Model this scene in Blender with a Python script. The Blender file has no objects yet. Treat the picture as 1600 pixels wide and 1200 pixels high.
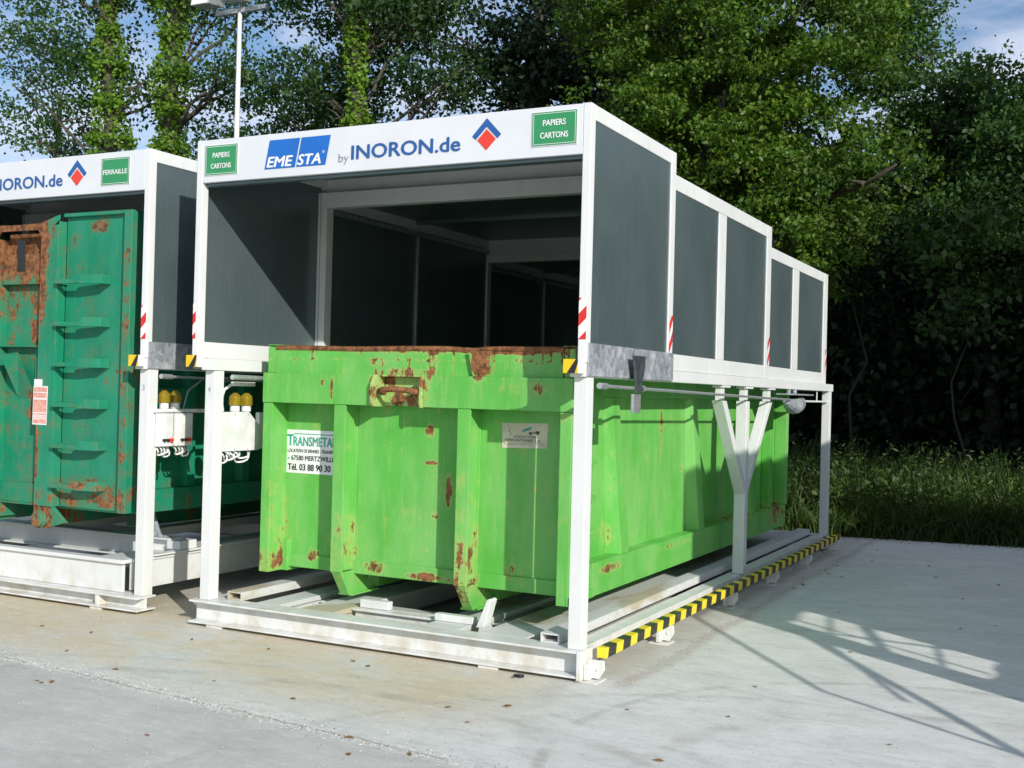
import bpy, bmesh, math, random
import numpy as np
from mathutils import Vector, Matrix

# ------------------------------------------------------------------ camera, sky, sun, exposure
sc = bpy.context.scene
col = sc.collection
R = math.radians
CAM = Vector((2.795, -6.518, 1.755))
yaw, pitch, roll = R(26.949), R(0.42), R(1.463)
fwd = Vector((-math.sin(yaw)*math.cos(pitch), math.cos(yaw)*math.cos(pitch), math.sin(pitch)))
rt = Vector((math.cos(yaw), math.sin(yaw), 0)); up = rt.cross(fwd)
r2 = rt*math.cos(roll) + up*math.sin(roll); u2 = up*math.cos(roll) - rt*math.sin(roll)
cd = bpy.data.cameras.new('camera'); cam = bpy.data.objects.new('camera', cd); col.objects.link(cam)
cam.matrix_world = Matrix(((r2.x, u2.x, -fwd.x, CAM.x), (r2.y, u2.y, -fwd.y, CAM.y), (r2.z, u2.z, -fwd.z, CAM.z), (0, 0, 0, 1)))
cd.sensor_width = 36; cd.lens = 1803.956/1600*36; cd.clip_end = 2000; cd.clip_start = 0.05
sc.camera = cam

SUN = Vector((1.35, -1.0, 0.755)).normalized()          # towards the sun
sl = bpy.data.lights.new('sun', 'SUN'); sl.energy = 4.2; sl.angle = R(0.53); sl.color = (1.0, 0.965, 0.90)
so = bpy.data.objects.new('sun', sl); col.objects.link(so)
so.rotation_euler = (-SUN).to_track_quat('-Z', 'Y').to_euler(); so.location = (8, -8, 12)

w = bpy.data.worlds.new('World'); sc.world = w; w.use_nodes = True
wt = w.node_tree; wn = wt.nodes; wl = wt.links
bg = wn['Background']; bg.inputs['Strength'].default_value = 0.12
sky = wn.new('ShaderNodeTexSky'); sky.sky_type = 'NISHITA'; sky.sun_disc = False
sky.sun_elevation = math.asin(SUN.z); sky.sun_rotation = math.atan2(SUN.x, SUN.y)
sky.air_density = 1.0; sky.dust_density = 0.6; sky.ozone_density = 3.5
tc = wn.new('ShaderNodeTexCoord'); mp = wn.new('ShaderNodeMapping'); mp.inputs['Scale'].default_value = (1.6, 1.6, 4.2)
wl.new(tc.outputs['Generated'], mp.inputs[0])
ns = wn.new('ShaderNodeTexNoise'); ns.inputs['Scale'].default_value = 2.6; ns.inputs['Detail'].default_value = 9; ns.inputs['Roughness'].default_value = .6
ns.inputs['Distortion'].default_value = .35
wl.new(mp.outputs[0], ns.inputs[0])
cr = wn.new('ShaderNodeValToRGB'); cr.color_ramp.elements[0].position = .42; cr.color_ramp.elements[1].position = .62
cr.color_ramp.elements[1].color = (.8, .8, .8, 1)
wl.new(ns.outputs[0], cr.inputs[0])
mxc = wn.new('ShaderNodeMix'); mxc.data_type = 'RGBA'; mxc.inputs[7].default_value = (6.4, 6.8, 8.0, 1)
wl.new(cr.outputs[0], mxc.inputs[0]); wl.new(sky.outputs[0], mxc.inputs[6]); wl.new(mxc.outputs[2], bg.inputs[0])

sc.view_settings.view_transform = 'Standard'; sc.view_settings.look = 'None'
sc.view_settings.exposure = 0.1; sc.view_settings.gamma = 1
sc.render.engine = 'CYCLES'
sc.render.resolution_x = 1024; sc.render.resolution_y = 768

rnd = random.Random(7)
nr = np.random.default_rng(11)

# ------------------------------------------------------------------ node helpers / materials
class NT:
    def __init__(s, name):
        s.m = bpy.data.materials.new(name); s.m.use_nodes = True
        s.t = s.m.node_tree; s.n = s.t.nodes; s.l = s.t.links
        s.b = s.n['Principled BSDF']; s.out = s.n['Material Output']
        s.co = s.n.new('ShaderNodeTexCoord').outputs['Object']
    def inp(s, sock, v):
        if isinstance(v, bpy.types.NodeSocket): s.l.new(v, sock)
        elif isinstance(v, (tuple, list)): sock.default_value = tuple(v) + ((1,) if len(v) == 3 and len(sock.default_value) == 4 else ())
        else: sock.default_value = v
    def noise(s, scale, detail=4, rough=.55, stretch=None, dist=0):
        x = s.n.new('ShaderNodeTexNoise'); x.inputs['Scale'].default_value = scale; x.inputs['Detail'].default_value = detail
        x.inputs['Roughness'].default_value = rough; x.inputs['Distortion'].default_value = dist
        c = s.co
        if stretch:
            mp = s.n.new('ShaderNodeMapping'); mp.inputs['Scale'].default_value = stretch; s.l.new(c, mp.inputs[0]); c = mp.outputs[0]
        s.l.new(c, x.inputs[0]); return x.outputs[0]
    def voro(s, scale, out=0, feature='F1'):
        x = s.n.new('ShaderNodeTexVoronoi'); x.feature = feature; x.inputs['Scale'].default_value = scale; s.l.new(s.co, x.inputs[0]); return x.outputs[out]
    def ma(s, op, a, b=0.0, c=None, clamp=False):
        x = s.n.new('ShaderNodeMath'); x.operation = op; x.use_clamp = clamp; s.inp(x.inputs[0], a); s.inp(x.inputs[1], b)
        if c is not None: s.inp(x.inputs[2], c)
        return x.outputs[0]
    def step(s, v, a, b):      # smooth 0..1 between a and b
        x = s.n.new('ShaderNodeMapRange'); x.interpolation_type = 'SMOOTHSTEP'; s.inp(x.inputs[0], v)
        x.inputs[1].default_value = a; x.inputs[2].default_value = b
        if a > b:
            x.inputs[1].default_value = b; x.inputs[2].default_value = a; x.inputs[3].default_value = 1; x.inputs[4].default_value = 0
        return x.outputs[0]
    def mix(s, f, a, b):
        x = s.n.new('ShaderNodeMix'); x.data_type = 'RGBA'; s.inp(x.inputs[0], f); s.inp(x.inputs[6], a); s.inp(x.inputs[7], b); return x.outputs[2]
    def xyz(s):
        x = s.n.new('ShaderNodeSeparateXYZ'); s.l.new(s.co, x.inputs[0]); return x.outputs
    def bump(s, h, strength=.2, dist=.01):
        x = s.n.new('ShaderNodeBump'); x.inputs['Strength'].default_value = strength; x.inputs['Distance'].default_value = dist
        s.l.new(h, x.inputs['Height']); s.l.new(x.outputs[0], s.b.inputs['Normal'])
    def fin(s, colr, rough=.5, metal=0, spec=.5):
        s.inp(s.b.inputs['Base Color'], colr); s.inp(s.b.inputs['Roughness'], rough); s.inp(s.b.inputs['Metallic'], metal)
        s.b.inputs['Specular IOR Level'].default_value = spec
        return s.m

def plain(name, c, rough=.5, metal=0, var=.12, scale=9, spec=.5):
    t = NT(name); n = t.noise(scale, 5)
    d = tuple(x*(1-var) for x in c); e = tuple(min(1, x*(1+var*.6)) for x in c)
    return t.fin(t.mix(t.step(n, .35, .65), d, e), rough, metal, spec)

def white_paint():
    t = NT('white paint'); a = t.noise(1.7, 5, .6); b = t.noise(14, 6, .65, (1, 1, .25)); z = t.xyz()[2]
    c = t.mix(t.step(a, .35, .7), (.68, .695, .675), (.74, .75, .73))
    c = t.mix(t.ma('MULTIPLY', t.step(b, .52, .74), .5), c, (.60, .57, .49))
    low = t.ma('MULTIPLY', t.step(z, .42, .02), t.step(t.noise(7, 5, .6), .38, .72))
    c = t.mix(t.ma('MULTIPLY', low, .6), c, (.46, .39, .27))
    c = t.mix(t.ma('MULTIPLY', t.step(t.noise(3, 5, .65, (5, 5, .4)), .58, .75), .28), c, (.50, .52, .49))
    ch = t.ma('MULTIPLY', t.step(t.noise(30, 4, .6), .70, .74), t.step(z, .55, .2))
    c = t.mix(t.ma('MULTIPLY', ch, .7), c, (.25, .15, .09))
    t.bump(t.noise(70, 3), .04, .004)
    return t.fin(c, .42)
WHITE = white_paint()

def base_steel():    # top plates of the floor frame, dirtied brown by run-off in places
    t = NT('stained white steel'); n = t.noise(1.3, 4, .5, (1.0, .5, 1)); m = t.noise(26, 6, .7)
    c = t.mix(t.ma('MULTIPLY', t.step(n, .54, .60), .85), (.62, .63, .61), (.46, .39, .26))
    c = t.mix(t.ma('MULTIPLY', t.step(m, .45, .75), .35), c, (.30, .27, .21))
    return t.fin(c, .6)
STAIN = base_steel()
FASC = plain('fascia white', (.68, .70, .715), .4, var=.03, scale=2)

def galv():
    t = NT('galvanised steel'); v = t.voro(26, 1); n = t.noise(5, 5, .6)
    x = t.n.new('ShaderNodeSeparateColor'); t.l.new(v, x.inputs[0])
    c = t.mix(x.outputs[0], (.30, .33, .36), (.52, .55, .58)); c = t.mix(t.step(n, .5, .68), c, (.66, .69, .71))
    c = t.mix(t.step(t.noise(9, 6, .7), .62, .7), c, (.2, .22, .24))
    return t.fin(c, t.ma('MULTIPLY_ADD', x.outputs[1], .25, .35), .45)
GALV = galv()
PIPE = plain('zinc tube', (.50, .52, .53), .35, .6, .15, 20)
DARKM = plain('dark galvanised lever', (.10, .12, .125), .4, .5, .3, 18)
BLACK = plain('black rubber', (.015, .015, .015), .6)

def panel_mat():
    t = NT('grey sheet panel'); g = t.noise(1.0, 3); st = t.noise(7, 6, .7, (14, 14, .35)); m = t.noise(55, 4, .7, (1, 1, .12)); f = t.noise(40, 5, .7)
    c = t.mix(t.step(g, .3, .7), (.105, .150, .156), (.145, .192, .196))
    c = t.mix(t.ma('MULTIPLY', t.step(st, .42, .70), .38), c, (.195, .235, .238))
    c = t.mix(t.ma('MULTIPLY', t.step(f, .5, .7), .25), c, (.075, .10, .105))
    sc_ = t.ma('MULTIPLY', t.step(m, .66, .72), t.step(t.noise(1.3, 3), .50, .60))
    c = t.mix(t.ma('MULTIPLY', sc_, .55), c, (.36, .39, .38))
    t.bump(t.ma('ADD', t.noise(.9, 2), t.ma('MULTIPLY', t.noise(6, 3, .5, (6, 6, .3)), .04)), .35, .05)
    return t.fin(c, t.ma('MULTIPLY_ADD', st, .30, .18), .45)
PANEL = panel_mat()

def blob(t, u, v, cu, cv, ru, rv):
    """soft ellipse mask of a stain at a place on the sheet"""
    a = t.ma('POWER', t.ma('ABSOLUTE', t.ma('MULTIPLY', t.ma('ADD', u, -cu), 1/ru)), 2.0)
    b = t.ma('POWER', t.ma('ABSOLUTE', t.ma('MULTIPLY', t.ma('ADD', v, -cv), 1/rv)), 2.0)
    return t.step(t.ma('ADD', a, b), 1.6, .1)
def rust_paint(name, paint_a, paint_b, rust_fn, fade, halo_c, fadeamt=.55):
    t = NT(name); n1 = t.noise(2.1, 4, .55); n2 = t.noise(8, 7, .66); nv = t.noise(5, 7, .7, (6, 6, .7)); fine = t.noise(60, 5, .7)
    x, y, z = t.xyz()[:3]
    c = t.mix(t.step(n1, .3, .7), paint_a, paint_b)
    c = t.mix(t.ma('MULTIPLY', t.step(t.noise(1.4, 5, .6, (2.5, 2.5, .7)), .36, .66), fadeamt), c, fade)
    c = t.mix(t.ma('MULTIPLY', t.step(nv, .50, .74), .35), c, fade)          # chalky vertical streaks
    c = t.mix(t.ma('MULTIPLY', t.step(fine, .55, .75), .22), c, tuple(v*.5 for v in paint_a))
    c = t.mix(t.ma('MULTIPLY', t.step(t.noise(18, 6, .7), .60, .72), .22), c, (.10, .10, .05))
    r = rust_fn(t, x, y, z, n1, n2, nv)
    rc = t.mix(t.step(t.noise(22, 6, .7), .35, .65), (.095, .040, .018), (.31, .130, .050))
    halo = t.ma('MULTIPLY', t.step(r, .42, .56), .45)
    c = t.mix(halo, c, halo_c)
    r = t.ma('ADD', r, t.ma('MULTIPLY_ADD', t.noise(48, 5, .75, (1, 1, .5)), .26, -.13))
    k = t.step(r, .55, .60)
    c = t.mix(k, c, rc)
    t.bump(t.ma('ADD', t.ma('ADD', t.ma('MULTIPLY', k, .6), t.noise(45, 4)), t.ma('MULTIPLY', t.noise(1.3, 2), 9)), .20, .008)
    return t.fin(c, t.ma('MULTIPLY_ADD', k, .40, .46), 0, .35)

LX, LY, LZ = -1.52, .353, .25         # the lime container's own origin (object coordinates)
def rf_lime(t, x, y, z, n1, n2, nv):
    x = t.ma('ADD', x, LX); y = t.ma('ADD', y, LY); z = t.ma('ADD', z, LZ)
    front = t.step(y, .8, .6)
    mix = t.ma('ADD', t.ma('MULTIPLY', n2, .66), t.ma('MULTIPLY', nv, .36))      # about .5
    v = t.ma('ADD', mix, -.124)
    topb = t.ma('MULTIPLY', t.step(z, 1.93, 2.04), front)
    topb = t.ma('MULTIPLY', t.ma('MULTIPLY', t.step(z, 1.990, 2.028), front), t.step(x, -2.35, -1.95))
    v = t.ma('ADD', v, t.ma('MULTIPLY', topb, .20))
    thin = t.noise(9, 3, .5, (4.2, 4.2, .35))
    drip = t.ma('MULTIPLY', t.ma('MULTIPLY', t.step(z, 1.60, 2.10), front), t.step(thin, .55, .70))
    v = t.ma('ADD', v, t.ma('MULTIPLY', drip, .27))
    seam = t.ma('MULTIPLY', t.ma('MULTIPLY', t.step(t.ma('ABSOLUTE', t.ma('ADD', z, -1.965)), .022, .0), front), t.step(t.noise(24, 3), .40, .6))
    v = t.ma('ADD', v, t.ma('MULTIPLY', seam, .16))
    for cu, cv, ru, rv, am in ((-.95, 1.96, .085, .14, .30), (-1.34, 1.94, .05, .10, .17), (-1.80, 1.95, .10, .035, .19), (-1.56, 1.88, .20, .035, .17), (-.75, 2.03, .35, .025, .14),
                               (-1.80, 1.74, .05, .16, .20), (-1.37, 1.70, .03, .14, .13), (-1.40, .43, .22, .035, .24), (-1.86, .46, .12, .06, .17), (-1.06, .50, .07, .28, .155), (-1.08, .95, .06, .32, .11), (-2.09, .55, .06, .30, .13),
                               (-2.75, .44, .07, .12, .17), (-2.42, .50, .07, .05, .19), (-1.44, 1.47, .045, .055, .19), (-1.42, 1.24, .07, .018, .19), (-1.27, 1.03, .030, .17, .17), (-1.38, .88, .04, .04, .16), (-1.46, .62, .05, .02, .14), (-.78, .56, .05, .1, .16),
                               (-.30, 1.70, .06, .2, .10), (-2.16, 1.74, .014, .10, .24), (-2.24, 1.79, .02, .03, .2), (-2.7, .75, .04, .4, .09), (-.60, 1.78, .2, .05, .11)):
        v = t.ma('ADD', v, t.ma('MULTIPLY', t.ma('MULTIPLY', blob(t, x, z, cu, cv, ru, rv), front), am))
    side = t.step(y, .8, 1.0)
    for cu, cv, ru, rv, am in ((2.45, 1.45, .05, .22, .19), (2.1, 1.25, .04, .1, .10), (1.1, .53, .30, .035, .18), (1.25, .75, .05, .12, .12), (2.6, .55, .5, .03, .12), (5.9, .55, .5, .16, .17), (3.0, 1.15, .06, .05, .17), (4.4, .6, .6, .03, .13)):
        v = t.ma('ADD', v, t.ma('MULTIPLY', t.ma('MULTIPLY', blob(t, y, z, cu, cv, ru, rv), side), am))
    return v
HAL = (.42, .44, .13)
LIME = rust_paint('lime green paint with rust', (.090, .395, .052), (.120, .455, .074), rf_lime, (.28, .53, .19), HAL, .42)
def rf_rim(t, x, y, z, n1, n2, nv):
    return t.ma('ADD', t.ma('MULTIPLY', n2, .5), t.step(y, 1.3, .3))
RIM = rust_paint('rusted rim', (.125, .50, .070), (.150, .555, .090), rf_rim, (.33, .60, .20), HAL)
def rf_hook(t, x, y, z, n1, n2, nv): return t.ma('ADD', t.ma('MULTIPLY', n2, .8), .15)
HOOK = rust_paint('worn hook paint', (.24, .50, .12), (.28, .55, .15), rf_hook, (.4, .5, .2), HAL)
def rf_bar(t, x, y, z, n1, n2, nv): return t.ma('ADD', t.ma('MULTIPLY', n2, .3), .5)
BARR = rust_paint('rusty hook bar', (.24, .50, .12), (.28, .55, .15), rf_bar, (.4, .5, .2), HAL)
EX, EY, EZ = (-3.955-6.42)/2, .15, .5
def rf_em(t, x, y, z, n1, n2, nv):
    x = t.ma('ADD', x, EX); y = t.ma('ADD', y, EY); z = t.ma('ADD', z, EZ)
    mix = t.ma('ADD', t.ma('MULTIPLY', n2, .68), t.ma('MULTIPLY', nv, .34))
    v = t.ma('ADD', mix, -.068)
    front = t.step(y, .6, .4)
    inner = t.ma('MULTIPLY', t.ma('MULTIPLY', t.step(x, -4.78, -4.98), t.step(z, 1.9, 2.8)), front)
    v = t.ma('ADD', v, t.ma('MULTIPLY', inner, .125))
    for cu, cv, ru, rv, am in ((-4.0, 1.9, .05, 1.5, .10), (-4.93, 2.6, .10, .55, .16), (-5.3, 2.9, .6, .25, .14), (-4.38, 3.0, .10, .06, .20), (-5.08, 2.15, .10, .10, .18), (-5.08, 1.55, .10, .16, .17), (-4.93, 1.15, .05, .25, .15), (-4.15, .85, .25, .12, .10),
                               (-4.5, .95, .25, .06, .10), (-4.6, 2.9, .05, .08, .12), (-4.5, .80, .4, .06, .08), (-4.9, .65, .2, .10, .15), (-4.98, 2.15, .05, .2, .12)):
        v = t.ma('ADD', v, t.ma('MULTIPLY', t.ma('MULTIPLY', blob(t, x, z, cu, cv, ru, rv), front), am))
    v = t.ma('ADD', v, t.ma('MULTIPLY', t.ma('MULTIPLY', t.step(x, -4.80, -5.0), front), .035))
    return t.ma('ADD', v, t.ma('MULTIPLY', t.step(z, .95, .6), .05))
EMER = rust_paint('emerald paint with rust', (.006, .195, .100), (.010, .24, .130), rf_em, (.045, .27, .17), (.12, .17, .08), .4)

def stripe_mat(name, a, b, vec, period, duty=.5):
    t = NT(name); x, y, z = t.xyz()[:3]
    s_ = t.ma('ADD', t.ma('ADD', t.ma('MULTIPLY', x, vec[0]), t.ma('MULTIPLY', y, vec[1])), t.ma('MULTIPLY', z, vec[2]))
    f = t.ma('FRACT', t.ma('ADD', t.ma('DIVIDE', s_, period), 100.0))
    k = t.ma('LESS_THAN', f, duty)
    c = t.mix(k, a, b); c = t.mix(t.ma('MULTIPLY', t.step(t.noise(18, 5, .7), .5, .75), .35), c, (.3, .28, .2))
    return t.fin(c, .45)
HAZARD = stripe_mat('yellow and black hazard tape', (.025, .026, .02), (.86, .66, .03), (.25, 1, -.25), .25, .47)
REDW = stripe_mat('red and white reflective tape', (.80, .78, .76), (.66, .02, .02), (-1, 1, 1.0), .155, .5)
REDW2 = stripe_mat('red and white reflective tape side', (.80, .78, .76), (.66, .02, .02), (0, -1.4, 1.0), .155, .5)
YEL = plain('sign yellow', (.80, .52, .01), .4); BLK = plain('sign black', (.02, .02, .02), .4); SWHITE = plain('sign white', (.80, .80, .78), .4, var=.04)
SGREEN = plain('sign green', (.035, .27, .10), .35, var=.05); BLUE = plain('lettering blue', (.012, .14, .50), .35, var=.05)
NAVY = plain('lettering navy', (.020, .10, .32), .4, var=.05); RED = plain('logo red', (.72, .05, .03), .4, var=.05)
GREYL = plain('lettering grey', (.30, .32, .38), .4); TEAL = plain('lettering teal', (.03, .33, .25), .5); CREAM = plain('cream sticker', (.60, .55, .40), .5)
PINK = plain('faded pink label', (.75, .36, .28), .5, var=.2, scale=40); PLAS = plain('white plastic', (.78, .78, .75), .35)
INKG = plain('faded ink', (.16, .19, .15), .6)

def amber():
    t = NT('amber lens'); t.b.inputs['Transmission Weight'].default_value = .35
    return t.fin(t.mix(t.noise(12, 3), (.26, .18, .01), (.42, .31, .02)), .12)
AMBER = amber()

def concrete():
    t = NT('yard concrete'); x, y, z = t.xyz()[:3]
    a = t.noise(.55, 6, .6); b = t.noise(1.9, 9, .72, (1, 1.5, 1)); f = t.noise(24, 8, .75); g = t.noise(160, 3, .7); st = t.noise(2.6, 8, .72, (.8, 2.0, 1))
    pale = t.mix(t.step(b, .35, .68), (.61, .625, .585), (.73, .735, .69))
    pale = t.mix(t.ma('MULTIPLY', t.step(st, .52, .68), .5), pale, (.46, .475, .445))
    # tan run-off in front of the two frames
    tanm = t.ma('MULTIPLY', t.ma('MULTIPLY', t.step(y, -1.75, -.7), t.step(y, 1.2, .3)), t.step(x, .35, -.7))
    tanm = t.ma('MULTIPLY', tanm, t.step(t.ma('ADD', t.ma('MULTIPLY', a, .55), t.ma('MULTIPLY', b, .45)), .36, .54))
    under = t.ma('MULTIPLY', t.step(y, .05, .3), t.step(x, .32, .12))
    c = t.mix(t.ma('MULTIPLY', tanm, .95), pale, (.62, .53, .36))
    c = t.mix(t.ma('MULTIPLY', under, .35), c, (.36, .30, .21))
    # brown dirt line along the striped bar
    d = t.ma('ABSOLUTE', t.ma('ADD', x, t.ma('MULTIPLY_ADD', t.noise(1.1, 4), -.25, -.155)))
    dl = t.ma('MULTIPLY', t.step(d, .10, .01), t.step(y, -.1, .1))
    c = t.mix(t.ma('MULTIPLY', dl, .4), c, (.33, .265, .20))
    # the older front slab beyond the joint
    jn = t.ma('ADD', t.ma('ADD', y, t.ma('MULTIPLY', x, .088)), 1.722)
    jn = t.ma('ADD', jn, t.ma('MULTIPLY_ADD', t.noise(2.5, 5), .09, -.045))
    old = t.mix(t.step(t.noise(1.3, 6, .6, (1, 1.6, 1)), .35, .68), (.50, .495, .455), (.60, .595, .55))
    c = t.mix(t.step(jn, .05, -.05), c, old)
    ja = t.ma('ABSOLUTE', jn)
    crumb = t.ma('MULTIPLY', t.step(ja, .085, .0), t.step(t.noise(42, 5, .7), .42, .50))
    c = t.mix(t.ma('MULTIPLY', crumb, .45), c, (.80, .79, .74))
    crack = t.ma('MULTIPLY', t.step(ja, .014, .005), t.step(t.noise(3.1, 4), .38, .50))
    c = t.mix(t.ma('MULTIPLY', crack, .55), c, (.24, .20, .16))
    # tyre scuffs: arcs swept by lorries
    for cx, cy, rr, wd, am in ((2.3, -.9, 1.95, .05, .22), (2.45, -1.2, 1.55, .10, .14), (1.9, -2.6, 2.9, .06, .12), (2.9, .2, 3.0, .12, .10), (-.8, -5.2, 4.3, .09, .22), (-.9, -5.4, 4.75, .05, .16)):
        dd = t.ma('SQRT', t.ma('ADD', t.ma('POWER', t.ma('ABSOLUTE', t.ma('ADD', x, -cx)), 2.0), t.ma('POWER', t.ma('ABSOLUTE', t.ma('ADD', y, -cy)), 2.0)))
        k = t.step(t.ma('ABSOLUTE', t.ma('ADD', dd, -rr)), wd, wd*.2)
        k = t.ma('MULTIPLY', k, t.step(t.noise(1.7, 5, .6), .38, .62))
        c = t.mix(t.ma('MULTIPLY', k, am*2.0), c, (.30, .28, .25))
    md = t.noise(7, 7, .75, (1, 2.2, 1)); sw = t.noise(3.2, 8, .8, (.35, 3.0, 1))
    c = t.mix(t.ma('MULTIPLY', t.step(md, .50, .66), .30), c, (.40, .395, .36))
    c = t.mix(t.ma('MULTIPLY', t.step(md, .48, .36), .30), c, (.76, .76, .73))
    c = t.mix(t.ma('MULTIPLY', t.step(sw, .53, .66), .30), c, (.38, .38, .345))
    c = t.mix(t.ma('MULTIPLY', t.step(f, .54, .70), .30), c, (.28, .26, .22))
    c = t.mix(t.ma('MULTIPLY', t.step(g, .58, .70), .42), c, (.26, .25, .22))
    c = t.mix(t.ma('MULTIPLY', t.step(g, .40, .30), .35), c, (.78, .77, .72))
    spk = t.ma('MULTIPLY', t.step(t.voro(11), .075, .04), t.step(t.noise(5), .46, .52))
    c = t.mix(t.ma('MULTIPLY', spk, .7), c, (.20, .16, .11))
    t.bump(t.ma('ADD', t.ma('ADD', f, t.ma('MULTIPLY', g, .6)), t.ma('MULTIPLY', crumb, .8)), .45, .010)
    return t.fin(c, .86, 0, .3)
CONC = concrete()

def soil():
    t = NT('verge soil'); n = t.noise(3, 6)
    return t.fin(t.mix(n, (.02, .022, .010), (.05, .05, .02)), .95)
SOIL = soil()

def leaf_mat(name, cols, trans=.35, rough=.5, yellow=.0):
    t = NT(name); t.n.remove(t.b)
    g = t.n.new('ShaderNodeNewGeometry'); ri = g.outputs['Random Per Island']
    cr = t.n.new('ShaderNodeValToRGB'); e = cr.color_ramp.elements
    while len(e) < len(cols): e.new(.5)
    for i, c in enumerate(cols): e[i].position = i/(len(cols)-1); e[i].color = (*c, 1)
    t.l.new(ri, cr.inputs[0])
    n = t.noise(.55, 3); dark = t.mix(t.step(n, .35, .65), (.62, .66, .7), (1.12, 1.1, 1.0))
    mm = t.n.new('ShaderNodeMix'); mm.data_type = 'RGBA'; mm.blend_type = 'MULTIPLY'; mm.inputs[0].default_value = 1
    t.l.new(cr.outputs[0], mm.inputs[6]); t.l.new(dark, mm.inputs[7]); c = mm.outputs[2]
    b = t.n.new('ShaderNodeBsdfPrincipled'); t.l.new(c, b.inputs['Base Color']); b.inputs['Roughness'].default_value = rough
    b.inputs['Specular IOR Level'].default_value = .35
    tr = t.n.new('ShaderNodeBsdfTranslucent'); m2 = t.n.new('ShaderNodeMix'); m2.data_type = 'RGBA'; m2.blend_type = 'MULTIPLY'; m2.inputs[0].default_value = 1
    t.l.new(c, m2.inputs[6]); m2.inputs[7].default_value = (1.3, 1.35, .5, 1); t.l.new(m2.outputs[2], tr.inputs[0])
    mx = t.n.new('ShaderNodeMixShader'); mx.inputs[0].default_value = trans
    t.l.new(b.outputs[0], mx.inputs[1]); t.l.new(tr.outputs[0], mx.inputs[2]); t.l.new(mx.outputs[0], t.out.inputs[0])
    return t.m
L_BRIGHT = leaf_mat('maple leaves', [(.050, .115, .012), (.090, .185, .016), (.065, .150, .020), (.130, .225, .022), (.15, .19, .03)])
L_IVY = leaf_mat('ivy leaves', [(.09, .19, .015), (.17, .30, .03), (.12, .24, .02)], .35)
L_DARK = leaf_mat('dark leaves', [(.012, .030, .014), (.022, .048, .016), (.016, .040, .020), (.035, .070, .02)], .22)  # low albedo puts the backlit look of the crowns into the colour
L_MID = leaf_mat('mid leaves', [(.030, .070, .018), (.055, .115, .024), (.040, .090, .026), (.08, .15, .03)], .35)
L_GREY = leaf_mat('willow leaves', [(.05, .085, .045), (.075, .115, .06), (.06, .10, .045)], .3)
L_ASH = leaf_mat('ash leaves', [(.04, .10, .035), (.07, .15, .035), (.055, .125, .045), (.11, .20, .04)], .45)
L_ASH2 = leaf_mat('ash leaves in shade', [(.025, .062, .022), (.045, .10, .026), (.035, .08, .032), (.08, .15, .03)], .4)  # darker copy of the ash leaves, shade put into the colour
L_GRASS = leaf_mat('tall grass', [(.028, .065, .014), (.05, .11, .02), (.085, .15, .03), (.040, .085, .02), (.14, .17, .06)], .38)
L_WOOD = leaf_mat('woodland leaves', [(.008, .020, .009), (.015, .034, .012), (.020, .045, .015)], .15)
GRIT = plain('pale grit', (.62, .60, .55), .9); GRIT2 = plain('dark grit', (.13, .10, .07), .9)
DEAD = leaf_mat('dead leaves', [(.22, .10, .04), (.30, .15, .06), (.14, .07, .03)], .1)
def bark():
    t = NT('bark'); n = t.noise(14, 7, .7, (1, 1, .2))
    t.bump(n, .6, .03)
    return t.fin(t.mix(n, (.035, .028, .02), (.12, .10, .075)), .9)
BARK = bark()
STEM = plain('dark sapling bark', (.035, .035, .022), .9)

# ------------------------------------------------------------------ object helpers
def tag(o, label=None, cat=None, group=None, kind=None):
    if label: o['label'] = label
    if cat: o['category'] = cat
    if group: o['group'] = group
    if kind: o['kind'] = kind
    return o
def thing(name, loc, label, cat, group=None):
    o = bpy.data.objects.new(name, None); o.location = loc; o.empty_display_size = .2; col.objects.link(o)
    return tag(o, label, cat, group)
def wo(o):
    v = Vector((0, 0, 0))
    while o: v += o.location; o = o.parent
    return v

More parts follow.
